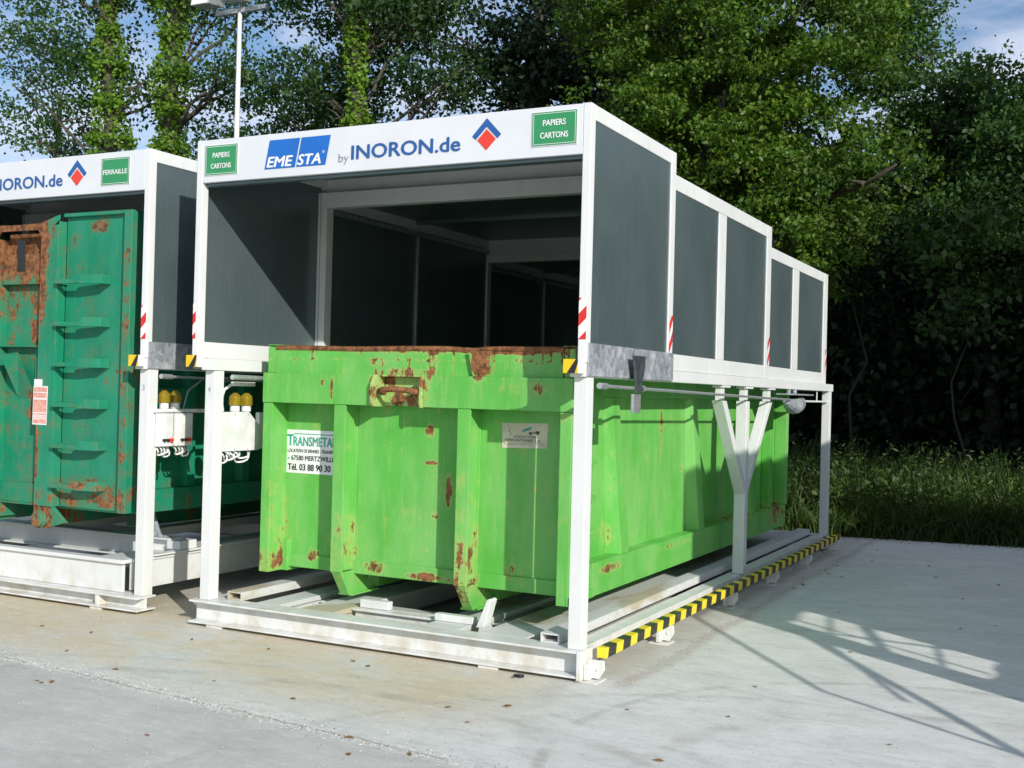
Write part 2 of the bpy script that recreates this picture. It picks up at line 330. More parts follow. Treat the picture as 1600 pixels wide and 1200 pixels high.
class MB:
    def __init__(s): s.v = []; s.f = []; s.mi = []; s.mats = []
    def _m(s, m):
        if m is None: return 0
        if m not in s.mats: s.mats.append(m)
        return s.mats.index(m)
    def add(s, vs, fs, m=None):
        k = len(s.v); s.v += [tuple(v) for v in vs]; i = s._m(m)
        for f in fs: s.f.append(tuple(a+k for a in f)); s.mi.append(i)
        return s
    def box(s, x0, x1, y0, y1, z0, z1, m=None):
        return s.add([(x0, y0, z0), (x1, y0, z0), (x1, y1, z0), (x0, y1, z0), (x0, y0, z1), (x1, y0, z1), (x1, y1, z1), (x0, y1, z1)],
                     [(0, 3, 2, 1), (4, 5, 6, 7), (0, 1, 5, 4), (1, 2, 6, 5), (2, 3, 7, 6), (3, 0, 4, 7)], m)
    def prism(s, pts, axis, a, b, m=None):      # polygon in the plane normal to axis, extruded a..b
        n = len(pts)
        def P(p, t): return {0: (t, p[0], p[1]), 1: (p[0], t, p[1]), 2: (p[0], p[1], t)}[axis]
        vs = [P(p, a) for p in pts] + [P(p, b) for p in pts]
        fs = [tuple(range(n)), tuple(range(2*n-1, n-1, -1))] + [(i, i+n, (i+1) % n+n, (i+1) % n) for i in range(n)]
        return s.add(vs, fs, m)
    def beam(s, p, q, wx, wz, m=None, ref=(0, 0, 1)):   # square bar from p to q
        p, q = Vector(p), Vector(q); d = (q-p).normalized(); r = Vector(ref)
        a = d.cross(r)
        if a.length < 1e-3: a = d.cross(Vector((1, 0, 0)))
        a.normalize(); b = a.cross(d).normalized()
        vs = [c+a*i*wx/2+b*j*wz/2 for c in (p, q) for i, j in ((-1, -1), (1, -1), (1, 1), (-1, 1))]
        return s.add(vs, [(0, 3, 2, 1), (4, 5, 6, 7), (0, 1, 5, 4), (1, 2, 6, 5), (2, 3, 7, 6), (3, 0, 4, 7)], m)
    def tube(s, pts, r, n=10, m=None, caps=True):
        pts = [Vector(p) for p in pts]; rs = r if isinstance(r, (list, tuple)) else [r]*len(pts)
        rings = []; prev = None
        for i, p in enumerate(pts):
            d = (pts[min(i+1, len(pts)-1)]-pts[max(i-1, 0)]).normalized()
            a = d.orthogonal().normalized() if prev is None else (prev-d*prev.dot(d)).normalized()
            prev = a; b = d.cross(a)
            rings += [p+(a*math.cos(2*math.pi*k/n)+b*math.sin(2*math.pi*k/n))*rs[i] for k in range(n)]
        fs = []
        for i in range(len(pts)-1):
            for k in range(n): fs.append((i*n+k, i*n+(k+1) % n, (i+1)*n+(k+1) % n, (i+1)*n+k))
        if caps: fs += [tuple(range(n-1, -1, -1)), tuple(range((len(pts)-1)*n, len(pts)*n))]
        return s.add(rings, fs, m)
    def hollow(s, x0, x1, y0, y1, z0, z1, t=.008):     # open ended tube along y
        s.box(x0, x1, y0, y1, z0, z0+t); s.box(x0, x1, y0, y1, z1-t, z1)
        s.box(x0, x0+t, y0, y1, z0+t, z1-t); return s.box(x1-t, x1, y0, y1, z0+t, z1-t)
    def ibeam_x(s, x0, x1, y0, y1, z0, z1, t=.014, wt=.02):    # runs along x, flanges y0..y1
        ym = (y0+y1)/2
        s.box(x0, x1, y0, y1, z0, z0+t); s.box(x0, x1, y0, y1, z1-t, z1); return s.box(x0+.002, x1-.002, ym-wt/2, ym+wt/2, z0+t, z1-t)
    def build(s, name, mat=None, parent=None, bevel=0, origin=None, smooth=False):
        me = bpy.data.meshes.new(name)
        o0 = wo(parent) if parent else Vector(origin or (0, 0, 0))
        me.from_pydata([(v[0]-o0.x, v[1]-o0.y, v[2]-o0.z) for v in s.v], [], s.f)
        if s.mats:
            for m in s.mats: me.materials.append(m)
            me.polygons.foreach_set('material_index', s.mi)
        else: me.materials.append(mat)
        bm = bmesh.new(); bm.from_mesh(me); bmesh.ops.recalc_face_normals(bm, faces=bm.faces); bm.to_mesh(me); bm.free()
        if smooth: me.polygons.foreach_set('use_smooth', [True]*len(me.polygons))
        me.update()
        o = bpy.data.objects.new(name, me); col.objects.link(o)
        if parent: o.parent = parent
        else: o.location = o0
        if bevel:
            b = o.modifiers.new('bevel', 'BEVEL'); b.width = bevel; b.segments = 2; b.limit_method = 'ANGLE'; b.harden_normals = False
        return o

def text_geo(mb, txt, height, width, origin, ux, uz, m, bold=0.0, shear=0.0, align='L', depth=.0012):
    """letters as thin solid geometry: fitted to width x cap height, laid in the plane (ux, uz)"""
    cu = bpy.data.curves.new('t', 'FONT'); cu.body = txt; cu.size = 1; cu.shear = shear; cu.resolution_u = 3; cu.extrude = .0
    to = bpy.data.objects.new('t', cu); col.objects.link(to)
    bpy.context.view_layer.update()
    me = bpy.data.meshes.new_from_object(to.evaluated_get(bpy.context.evaluated_depsgraph_get()))
    co = np.zeros(len(me.vertices)*3); me.vertices.foreach_get('co', co); co = co.reshape(-1, 3)
    mn = co.min(0); mxx = co.max(0)
    capz = .729
    sx = width/(mxx[0]-mn[0]); sz = height/capz
    o = Vector(origin); ux = Vector(ux); uz = Vector(uz); nrm = ux.cross(uz).normalized()
    bw = bold*height
    for q, (ox, oz) in enumerate([(0, 0)] if bold == 0 else [(0, 0), (bw, 0), (-bw, 0), (0, bw*.6), (0, -bw*.6)]):
        vs = [o+ux*(float((c[0]-mn[0])*sx)+ox)+uz*(float(c[1]*sz)+oz)+nrm*(depth+.00012*q) for c in co]
        mb.add(vs, [tuple(p.vertices) for p in me.polygons], m)
    col.objects.unlink(to); bpy.data.objects.remove(to); bpy.data.curves.remove(cu); bpy.data.meshes.remove(me)

# ------------------------------------------------------------------ the setting
g = MB().add([(-400, -400, -.012), (400, -400, -.012), (400, 400, -.012), (-400, 400, -.012)], [(0, 1, 2, 3)]).build('ground', SOIL)
tag(g, kind='structure')
edge = [(-40, 5.0)]
er = random.Random(3)
for i in range(121):
    x = -40+i*.5; edge.append((x, 8.80+.158*x*(1 if x > 0 else .12)+er.uniform(-.05, .05)))
pts = [(-40, -40), (20.0, -40)] + [(x, y) for x, y in reversed(edge[1:])]
y_ = MB(); n = len(pts); y_.add([(x, y, 0) for x, y in pts] + [(x, y, -.14) for x, y in pts], [tuple(range(n))] + [(i, i+n, (i+1) % n+n, (i+1) % n) for i in range(n)])
tag(y_.build('concrete_yard', CONC), kind='structure')

# ------------------------------------------------------------------ container shelter (telescopic hood on a frame)
XI = -3.13
def shelter(dx, dy, label, signs, number, raised, grp):
    root = thing('container_shelter', (dx, dy, 0), label, 'container shelter', grp)
    def B(mb, name, m, parent=root, bevel=.004):
        mb.v = [(v[0]+dx, v[1]+dy, v[2]) for v in mb.v]
        return mb.build(name, m, parent, bevel)
    zt = .187 if not raised else .130
    # corner posts
    for x0 in (-.09, -3.037):
        for y0 in (0.0, 7.16):
            p = B(MB().box(x0, x0+.09, y0, y0+.10, zt+.001, 1.860), 'post', WHITE)
            if y0 == 0.0 and (x0 < -1) == (number == '4'):
                t = MB(); text_geo(t, number, .045, .022, (x0+.03, -.0005, 1.70), (1, 0, 0), (0, 0, 1), GREYL, .02)
                B(t, 'post_number', None, p, 0)
    # front and rear sill beams
    b = MB()
    if not raised:
        b.ibeam_x(-3.09, -.004, -.055, .13, 0.022, .187); b.box(-.004, .028, -.06, .125, .012, .19)
        for x in (-2.86, -.62): b.box(x-.07, x+.07, -.045, .12, .0, .021)
    else:
        b.ibeam_x(-3.09, .02, -.08, .12, .022, .130); b.box(-.42, -.39, -.075, .115, .036, .118)
        for x in (-2.86, -.42): b.box(x-.06, x+.06, -.07, .11, 0, .021)
    B(b, 'sill_beam', WHITE)
    b = MB().ibeam_x(-3.09, 0, 7.13, 7.31, .022, zt); b.box(-.7, -.56, 7.14, 7.30, 0, .021); b.box(-2.9, -2.76, 7.14, 7.30, 0, .021); B(b, 'sill_beam', WHITE)
    # floor frame
    if not raised:
        for x0, x1 in ((-2.86, -2.73), (-.31, -.18)):
            B(MB().hollow(x0, x1, .075 if x0 > -1 else .10, 7.1, .189, .25, .01), 'guide_tube', STAIN, bevel=0)
        for k, (x0, x1) in enumerate(((-2.62, -2.42), (-2.23, -1.94), (-1.21, -.93), (-.78, -.44))):
            B(MB().box(x0, x1, .135, 7.12, .150, .186).box(x0+.02, x1-.02, .137, 7.11, .03, .149), 'skid_rail', STAIN)
        for yy in (.62, 2.3, 4.0, 5.7):
            B(MB().ibeam_x(-2.41, -.79, yy, yy+.12, .03, .148), 'cross_beam', WHITE)
        B(MB().ibeam_x(-1.925, -1.225, .34, .43, .06, .185), 'cross_beam', WHITE)
        # ramp plates and stop block for the skids
        B(MB().box(-1.90, -1.66, .40, .46, .188, .245), 'stop_block', WHITE)
        B(MB().prism([(-.865, .188), (-.805, .188), (-.755, .375), (-.77, .385), (-.785, .38)], 1, .24, .33), 'guide_plate', WHITE)
        B(MB().box(-1.22, -.92, .30, .36, .188, .235), 'stop_block', WHITE)
        for x0 in (-.145, -3.04): B(MB().box(x0, x0+.12, .14, 7.11, .13, .186).box(x0+.045, x0+.065, .14, 7.11, .03, .129), 'side_beam', WHITE)
        # striped bumper bar with its brackets
        B(MB().box(.068, .132, .09, 7.30, .135, .200), 'striped_bar', HAZARD)
        for yy in (.03, 1.32, 2.95, 4.35, 5.75, 7.15):
            m = MB().prism([(.0+.03, .02), (.11, .02), (.145, .075), (.140, .132), (.03, .132)], 1, yy, yy+.02)
            m.box(-.02, .125, yy-.07, yy+.09, .0, .010); m.box(.03, .06, yy-.05, yy+.07, .0125, .11)
            m.tube([(.10, yy-.006, .075), (.10, yy+.026, .075)], .011, 8)
            B(m, 'bar_bracket', WHITE)
    else:
        fr = MB(); fr.box(-2.85, -.245, .03, .06, .132, .355); fr.box(-2.87, -.215, .0, .10, .356, .385)
        B(fr, 'floor_frame', WHITE)
        fr = MB(); fr.box(-.245, -.215, .101, 7.1, .14, .355); fr.box(-.30, -.20, .101, 7.1, .356, .385); fr.box(-.26, -.17, .3, 7.1, .386, .40)
        B(fr, 'floor_frame', WHITE)
        B(MB().box(-2.87, -2.84, .101, 7.1, .14, .385), 'floor_frame', WHITE)
        B(MB().ibeam_x(-2.8, -.33, .62, .78, .30, .48), 'cross_beam', WHITE)
        for yy in (2.4, 4.2, 6.0): B(MB().ibeam_x(-2.8, -.33, yy, yy+.14, .25, .40), 'cross_beam', WHITE)
        for x0 in (-2.10, -1.12): B(MB().box(x0, x0+.16, .80, 7.1, .40, .47), 'skid_rail', WHITE)
        B(MB().box(-.62, -.34, .14, 7.05, .30, .37), 'skid_rail', WHITE)
        B(MB().prism([(-.70, .482), (-.42, .482), (-.46, .54), (-.54, .72), (-.60, .715)], 1, .62, .65), 'guide_plate', GALV)
        B(MB().box(-.34, -.20, .60, .80, .402, .47), 'stop_block', WHITE)
    # forked middle supports
    for x0 in (-.10, -3.037):
        m = MB().box(x0, x0+.10, 3.61, 3.71, zt+.002, .92)
        m.box(x0+.001, x0+.099, 3.61, 3.71, .921, 1.73)
        m.prism([(3.61, .90), (3.71, .90), (2.99, 1.73), (2.87, 1.73)], 0, x0+.002, x0+.098)
        m.prism([(3.61, .90), (3.71, .90), (4.53, 1.73), (4.41, 1.73)], 0, x0+.003, x0+.097)
        B(m, 'forked_support', WHITE)
        for yy in (2.93, 3.66, 4.465):
            B(MB().box(x0+.02, x0+.08, yy-.03, yy+.05, 1.732, 1.84).box(x0+.0, x0+.10, yy-.05, yy+.16, 1.841, 1.859), 'support_pad', WHITE)
    # upper rails the hood rolls on
    for x0 in (-.10, -3.037):
        B(MB().box(x0, x0+.10, -.045, 7.347, 1.861, 1.945), 'upper_rail', WHITE)
    B(MB().box(-2.93, -.11, 7.22, 7.30, 1.862, 1.94), 'upper_rail', WHITE)
    # pull rod, lever and drive housing on the right side
    rod = B(MB().tube([(.045, .10, 1.810), (.045, 5.05, 1.752)], .011, 12).tube([(.045, .08, 1.81), (.045, .20, 1.809)], .020, 12).tube([(.045, .72, 1.803), (.045, .86, 1.801)], .022, 12), 'pull_rod', PIPE)
    B(MB().prism([(.60, 2.02), (.82, 2.02), (.81, 1.93), (.745, 1.79), (.675, 1.77), (.63, 1.93)], 0, .055, .070).tube([(.05, .70, 1.80), (.10, .70, 1.80)], .018, 10), 'lever', DARKM)
    B(MB().box(.03, .05, .66, .80, 1.64, 1.765), 'lever_plate', PIPE)
    m = MB(); P_ = []
    for k in range(9):
        a = k/8; P_.append((.0, 5.05+.66*a, 1.735-.05*math.sin(a*math.pi)))
    m.tube(P_, [.03, .05, .065, .075, .08, .08, .078, .07, .05], 14); m.box(-.09, .09, 5.0, 5.9, 1.80, 1.815); m.box(-.03, .0, 5.2, 5.26, 1.816, 1.86); m.box(-.03, .0, 5.45, 5.51, 1.816, 1.86)
    B(m, 'drive_housing', GALV)
    B(MB().tube([(-.03, 5.72, 1.74), (-.03, 7.16, 1.74)], .012, 8).tube([(-.03, 6.6, 1.74), (-.03, 6.6, 1.86)], .008, 8), 'conduit', WHITE)
    B(MB().tube([(-2.90, .13, 1.815), (-2.90, 5, 1.76)], .02, 10), 'pull_rod', PIPE)
    # ---- hood sections
    secs = [(0.0, -.047, 1.545, 3.540, 3.444, .07, .10), (.022, 1.40, 4.42, 3.397, 3.282, .10, .16), (.044, 4.30, 7.11, 3.219, 3.110, .08, .20)]
    for k, (ins, ya, yb, h, pt, fw, rw) in enumerate(secs):
        xo = .004-ins; xi = XI+ins; zb, pb = 1.947, 2.070
        pw = (.055, .09, .06)[k]
        f = MB()
        for s in (0, 1):
            a, b = (xo-pw, xo) if s == 0 else (xi, xi+pw)
            c_, d_ = (xo-.05, xo) if s == 0 else (xi, xi+.05)
            f.box(a, b, ya, ya+fw, zb, h); f.box(c_, d_, yb-rw, yb, zb, h)
            f.box(c_+.001, d_-.001, ya+fw, yb-rw, zb+.001, pb); f.box(c_+.001, d_-.001, ya+fw, yb-rw, pt, h-.001)
            if k > 0:
                my = (2.72, 2.935) if k == 1 else (5.42, 5.69)
                f.box(c_+.003, d_-.003, my[0], my[1], pb, pt)
        inner0, inner1 = xi+pw, xo-pw
        if k > 0: f.box(inner0, inner1, ya+.001, ya+fw-.001, h-(.13 if k == 1 else .09), h-.002)
        f.box(xi+.051, xo-.051, yb-.07, yb-.001, h-(.155, .19, .10)[k], h-.003)
        nb = 1
        for q in range(nb):
            pass
        sec = B(f, 'hood_section', WHITE, root, .005)
        yy = (ya+yb)/2-.03; B(MB().box(xi+.052, xo-.052, yy, yy+.05, h-.06, h-.027), 'roof_bar', PANEL, sec, 0)
        cuts = [(ya+fw-.005, yb-rw+.005)] if k == 0 else [(ya+fw-.005, (2.73, 5.43)[k-1]), ((2.925, 5.68)[k-1], yb-rw+.005)]
        for c0, c1 in cuts:
            B(MB().box(xo-.022, xo-.010, c0, c1, pb-.004, pt+.004), 'side_panel', PANEL, sec, 0)
            B(MB().box(xi+.010, xi+.022, c0, c1, pb-.004, pt+.004), 'side_panel', PANEL, sec, 0)
        if k > 0:
            mid = (ya+yb)/2
            for a, b, e0, e1 in ((xi+.0515, xi+.056, xi+.057, xi+.075), (xo-.056, xo-.0515, xo-.075, xo-.057)):
                B(MB().box(a, b, ya+fw+.002, yb-.075, pb-.06, h-.135), 'liner_panel', PANEL, sec, 0)
                B(MB().box(e0, e1, mid-.015, mid+.015, pb-.06, h-.13), 'liner_strip', PIPE, sec, 0)
                B(MB().box(e0, e1, ya+fw+.01, yb-.08, h-.17, h-.131), 'liner_strip', PIPE, sec, 0)
        else:
            B(MB().box(xi+.0515, xi+.057, yb-.15, yb-.075, pb-.06, h-.12), 'liner_strip', PIPE, sec, 0)
        B(MB().box(xi+.052, xo-.052, ya+.03, yb-.02, h-.026, h-.012), 'roof_panel', PANEL, sec, 0)
        if k == 2: B(MB().box(xi+.052, xo-.052, yb-.03, yb-.015, pb, h-.12).box(xi+.051, xo-.051, yb-.05, yb-.002, zb, pb-.001), 'rear_panel', PANEL, sec, 0)
        # reflective tape on the posts
        if k == 0:
            B(MB().add([(xo-.053, ya-.0015, 2.09), (xo-.001, ya-.0015, 2.09), (xo-.001, ya-.0015, 2.345), (xo-.053, ya-.0015, 2.345)], [(0, 1, 2, 3)]), 'reflective_tape', REDW, sec, 0)
            B(MB().add([(xi+.001, ya-.0015, 2.09), (xi+.028, ya-.0015, 2.09), (xi+.028, ya-.0015, 2.345), (xi+.001, ya-.0015, 2.345)], [(0, 1, 2, 3)]), 'reflective_tape', REDW, sec, 0)
        B(MB().add([(xo+.0015, yb-.075, 2.075), (xo+.0015, yb-.004, 2.075), (xo+.0015, yb-.004, 2.345), (xo+.0015, yb-.075, 2.345)], [(0, 1, 2, 3)]), 'reflective_tape', REDW2, sec, 0)
    # galvanised skirt plates of the first section
    for x0 in (.0055, XI-.010):
        m = MB().box(x0, x0+.008, -.02, 1.55, 1.868, 2.071)
        for yy, zz in ((.05, 2.03), (.05, 1.90), (1.48, 2.03), (1.48, 1.90)): m.tube([(x0-.002, yy, zz), (x0+.012, yy, zz)], .010, 8)
        B(m, 'skirt_plate', GALV, root, 0)
    # fascia and the writing on it
    fa = B(MB().box(XI+.056, .004-.056, -.0455, -.012, 3.228, 3.538), 'fascia', FASC)
    B(MB().box(XI+.056, .004-.056, -.0115, .05, 3.205, 3.227), 'fascia_rail', PANEL)
    yf = -.0462
    def sign_board(x0, x1, z0, z1, lines):
        m = MB().box(x0, x1, yf-.004, yf, z0, z1, SWHITE)
        def rect(a, b, c, d, e, mm): m.add([(a, e, c), (b, e, c), (b, e, d), (a, e, d)], [(0, 1, 2, 3)], mm)
        rect(x0+.004, x1-.004, z0+.004, z1-.004, yf-.0055, SGREEN)
        for a, b, c, d in ((x0+.012, x1-.012, z0+.012, z0+.015), (x0+.012, x1-.012, z1-.015, z1-.012), (x0+.012, x0+.015, z0+.015, z1-.015), (x1-.015, x1-.012, z0+.015, z1-.015)):
            rect(a, b, c, d, yf-.0065, SWHITE)
        for (tx, hw, zz) in lines:
            text_geo(m, tx, .038, hw, ((x0+x1)/2-hw/2, yf-.0065, zz), (1, 0, 0), (0, 0, 1), SWHITE, .03)
        B(m, 'material_sign', None, fa, 0)
    if signs == 'papers':
        sign_board(-3.053, -2.747, 3.275, 3.497, (('PAPIERS', .155, 3.403), ('CARTONS', .185, 3.325)))
        sign_board(-.400, -.088, 3.291, 3.508, (('PAPIERS', .155, 3.418), ('CARTONS', .190, 3.340)))
    else:
        sign_board(-3.053, -2.747, 3.275, 3.497, (('FERRAILLE', .25, 3.365),))
        sign_board(-.505, -.203, 3.281, 3.495, (('FERRAILLE', .25, 3.365),))
    ox = 0 if signs == 'papers' else -.047
    # maker's mark: two blue parallelograms, white slanted letters
    m = MB(); sl_ = .040
    def para(x0, x1, z0, z1, mm, e):
        m.add([(x0, e, z0), (x1, e, z0), (x1+sl_*(z1-z0)/.2, e, z1), (x0+sl_*(z1-z0)/.2, e, z1)], [(0, 1, 2, 3)], mm)
    para(-2.505+ox, -2.238+ox, 3.289, 3.492, BLUE, yf-.002); para(-2.226+ox, -1.978+ox, 3.289, 3.492, BLUE, yf-.002)
    text_geo(m, 'EME', .075, .225, (-2.482+ox, yf-.003, 3.302), (1, 0, 0), (0, 0, 1), SWHITE, .05, .2)
    text_geo(m, 'STA', .075, .195, (-2.213+ox, yf-.003, 3.302), (1, 0, 0), (0, 0, 1), SWHITE, .05, .2)
    text_geo(m, '\u00ae', .020, .022, (-2.005+ox, yf-.003, 3.370), (1, 0, 0), (0, 0, 1), SWHITE, 0)
    B(m, 'maker_mark', None, fa, 0)
    m = MB(); text_geo(m, 'by', .060, .085, (-1.868+ox, yf-.002, 3.298), (1, 0, 0), (0, 0, 1), GREYL, .0); B(m, 'small_lettering', None, fa, 0); m = MB()
    text_geo(m, 'INORON.de', .098, .845, (-1.760+ox*.3, yf-.002, 3.310), (1, 0, 0), (0, 0, 1), NAVY, .035)
    B(m, 'company_lettering', None, fa, 0)
    m = MB(); cx = -.722+ox; e = yf-.002
    m.add([(cx-.068, e, 3.365), (cx, e, 3.297), (cx+.068, e, 3.365), (cx, e, 3.433)], [(0, 1, 2, 3)], RED)
    m.add([(cx-.105, e, 3.393), (cx-.079, e, 3.368), (cx, e, 3.448), (cx, e, 3.503)], [(0, 1, 2, 3)], NAVY)
    m.add([(cx+.105, e, 3.393), (cx+.079, e, 3.368), (cx, e, 3.448), (cx, e, 3.503)], [(0, 1, 2, 3)], NAVY)
    B(m, 'logo', None, fa, 0)
    # yellow and black corner plates
    for x0, x1, flip in ((-.128, -.030, 1), (-3.150, -3.050, 0)):
        z0, z1 = 1.882, 1.968; m = MB().box(x0, x1, -.085, -.081, z0, z1, YEL); e = -.0858; w_ = x1-x0
        m.add([(x0+w_*.25, e, z0), (x0+w_*.80, e, z0), (x1, e, z1-.02), (x1, e, z1), (x0+w_*.85, e, z1)], [(0, 1, 2, 3, 4)], BLK)
        m.box(x1, x1+.035, -.085, -.060, z0, z1, SWHITE)
        m.box(x0+.01, x1+.03, -.080, -.046, z0+.02, z1-.02, SWHITE)
        B(m, 'warning_plate', None, root, 0)
    # control gear hung on the left front post of the papers unit / right post of the scrap unit
    def beacon(par, x, y, z):
        q = MB().tube([(x, y, z), (x, y, z+.045)], .036, 16); bq = B(q, 'beacon', PLAS, par, 0)
        pr = []; rs = []
        for i in range(8):
            a = i/7; pr.append((x, y, z+.046+.095*a)); rs.append(.047*(1-max(0, a-.55)**2*3.4))
        B(MB().tube(pr, rs, 18), 'lens', AMBER, bq, 0)
    def cables(par, x, ys, z):
        for (a, b, dz) in ys:
            P_ = [(x+.02*math.sin(i*1.1), a+(b-a)*i/10, z-dz*math.sin(math.pi*i/10)) for i in range(11)]
            B(MB().tube(P_, .007, 7), 'cable', PLAS, par, 0)
    if signs == 'papers':
        x = -2.985
        bx = B(MB().prism([(.08, 1.262), (.555, 1.262), (.555, 1.45), (.43, 1.556), (.08, 1.556)], 0, x, x+.006).box(x-.04, x-.002, .56, .62, 1.27, 1.55), 'control_box', PLAS)
        for yy in (.11, .27, .42):
            for zz in (1.275, 1.535): B(MB().tube([(x+.006, yy, zz), (x+.010, yy, zz)], .005, 8), 'screw', GREYL, bx, 0)
        beacon(bx, x-.05, .33, 1.558); beacon(bx, x-.05, .46, 1.558)
        B(MB().tube([(x-.03, .17, 1.56), (x-.03, .15, 1.65), (x-.03, .18, 1.72), (x-.03, .27, 1.765), (x-.03, .34, 1.765)], .012, 10).box(x-.045, x-.015, .27, .52, 1.75, 1.782), 'conduit', PLAS)
        cables(bx, x-.03, ((.10, .25, .09), (.14, .34, .07), (.2, .4, .05), (.24, .52, .09), (.3, .5, .06)), 1.262)
    else:
        x = .04
        for a, b in ((.07, .235), (.265, .45)):
            bx = B(MB().box(x-.03, x, a, b, 1.27, 1.525), 'control_box', PLAS)
            for i, (dy_, mm) in enumerate(((.06, BLK), (.098, BLK), (.137, RED))):
                B(MB().tube([(x, a+dy_, 1.318), (x+.022, a+dy_, 1.318)], .012+.004*(i == 2), 12), 'push_button', mm, bx, 0)
            cables(bx, x-.05, ((a+.02, a+.14, .07), (a+.06, a+.17, .06), (a+.1, b+.02, .085)), 1.27)
        tr = B(MB().tube([(x-.02, .05, 1.545), (x-.02, .66, 1.545)], .016, 10), 'conduit', PLAS)
        beacon(tr, x-.04, .17, 1.562); beacon(tr, x-.04, .29, 1.562)
        B(MB().tube([(x-.06, .40, 1.55), (x-.06, .45, 1.7), (x-.06, .62, 1.80)], .007, 7), 'cable', GREYL)
    return root

G_SH = 'white telescopic shelters over roll-off containers'
shelter(0, 0, 'white shelter marked PAPIERS CARTONS over the lime green container, striped bar along its foot', 'papers', '4', False, G_SH)
shelter(-3.66, .07, 'white steel shelter marked FERRAILLE, over the rusty dark green container at the left', 'scrap', '3', True, G_SH)

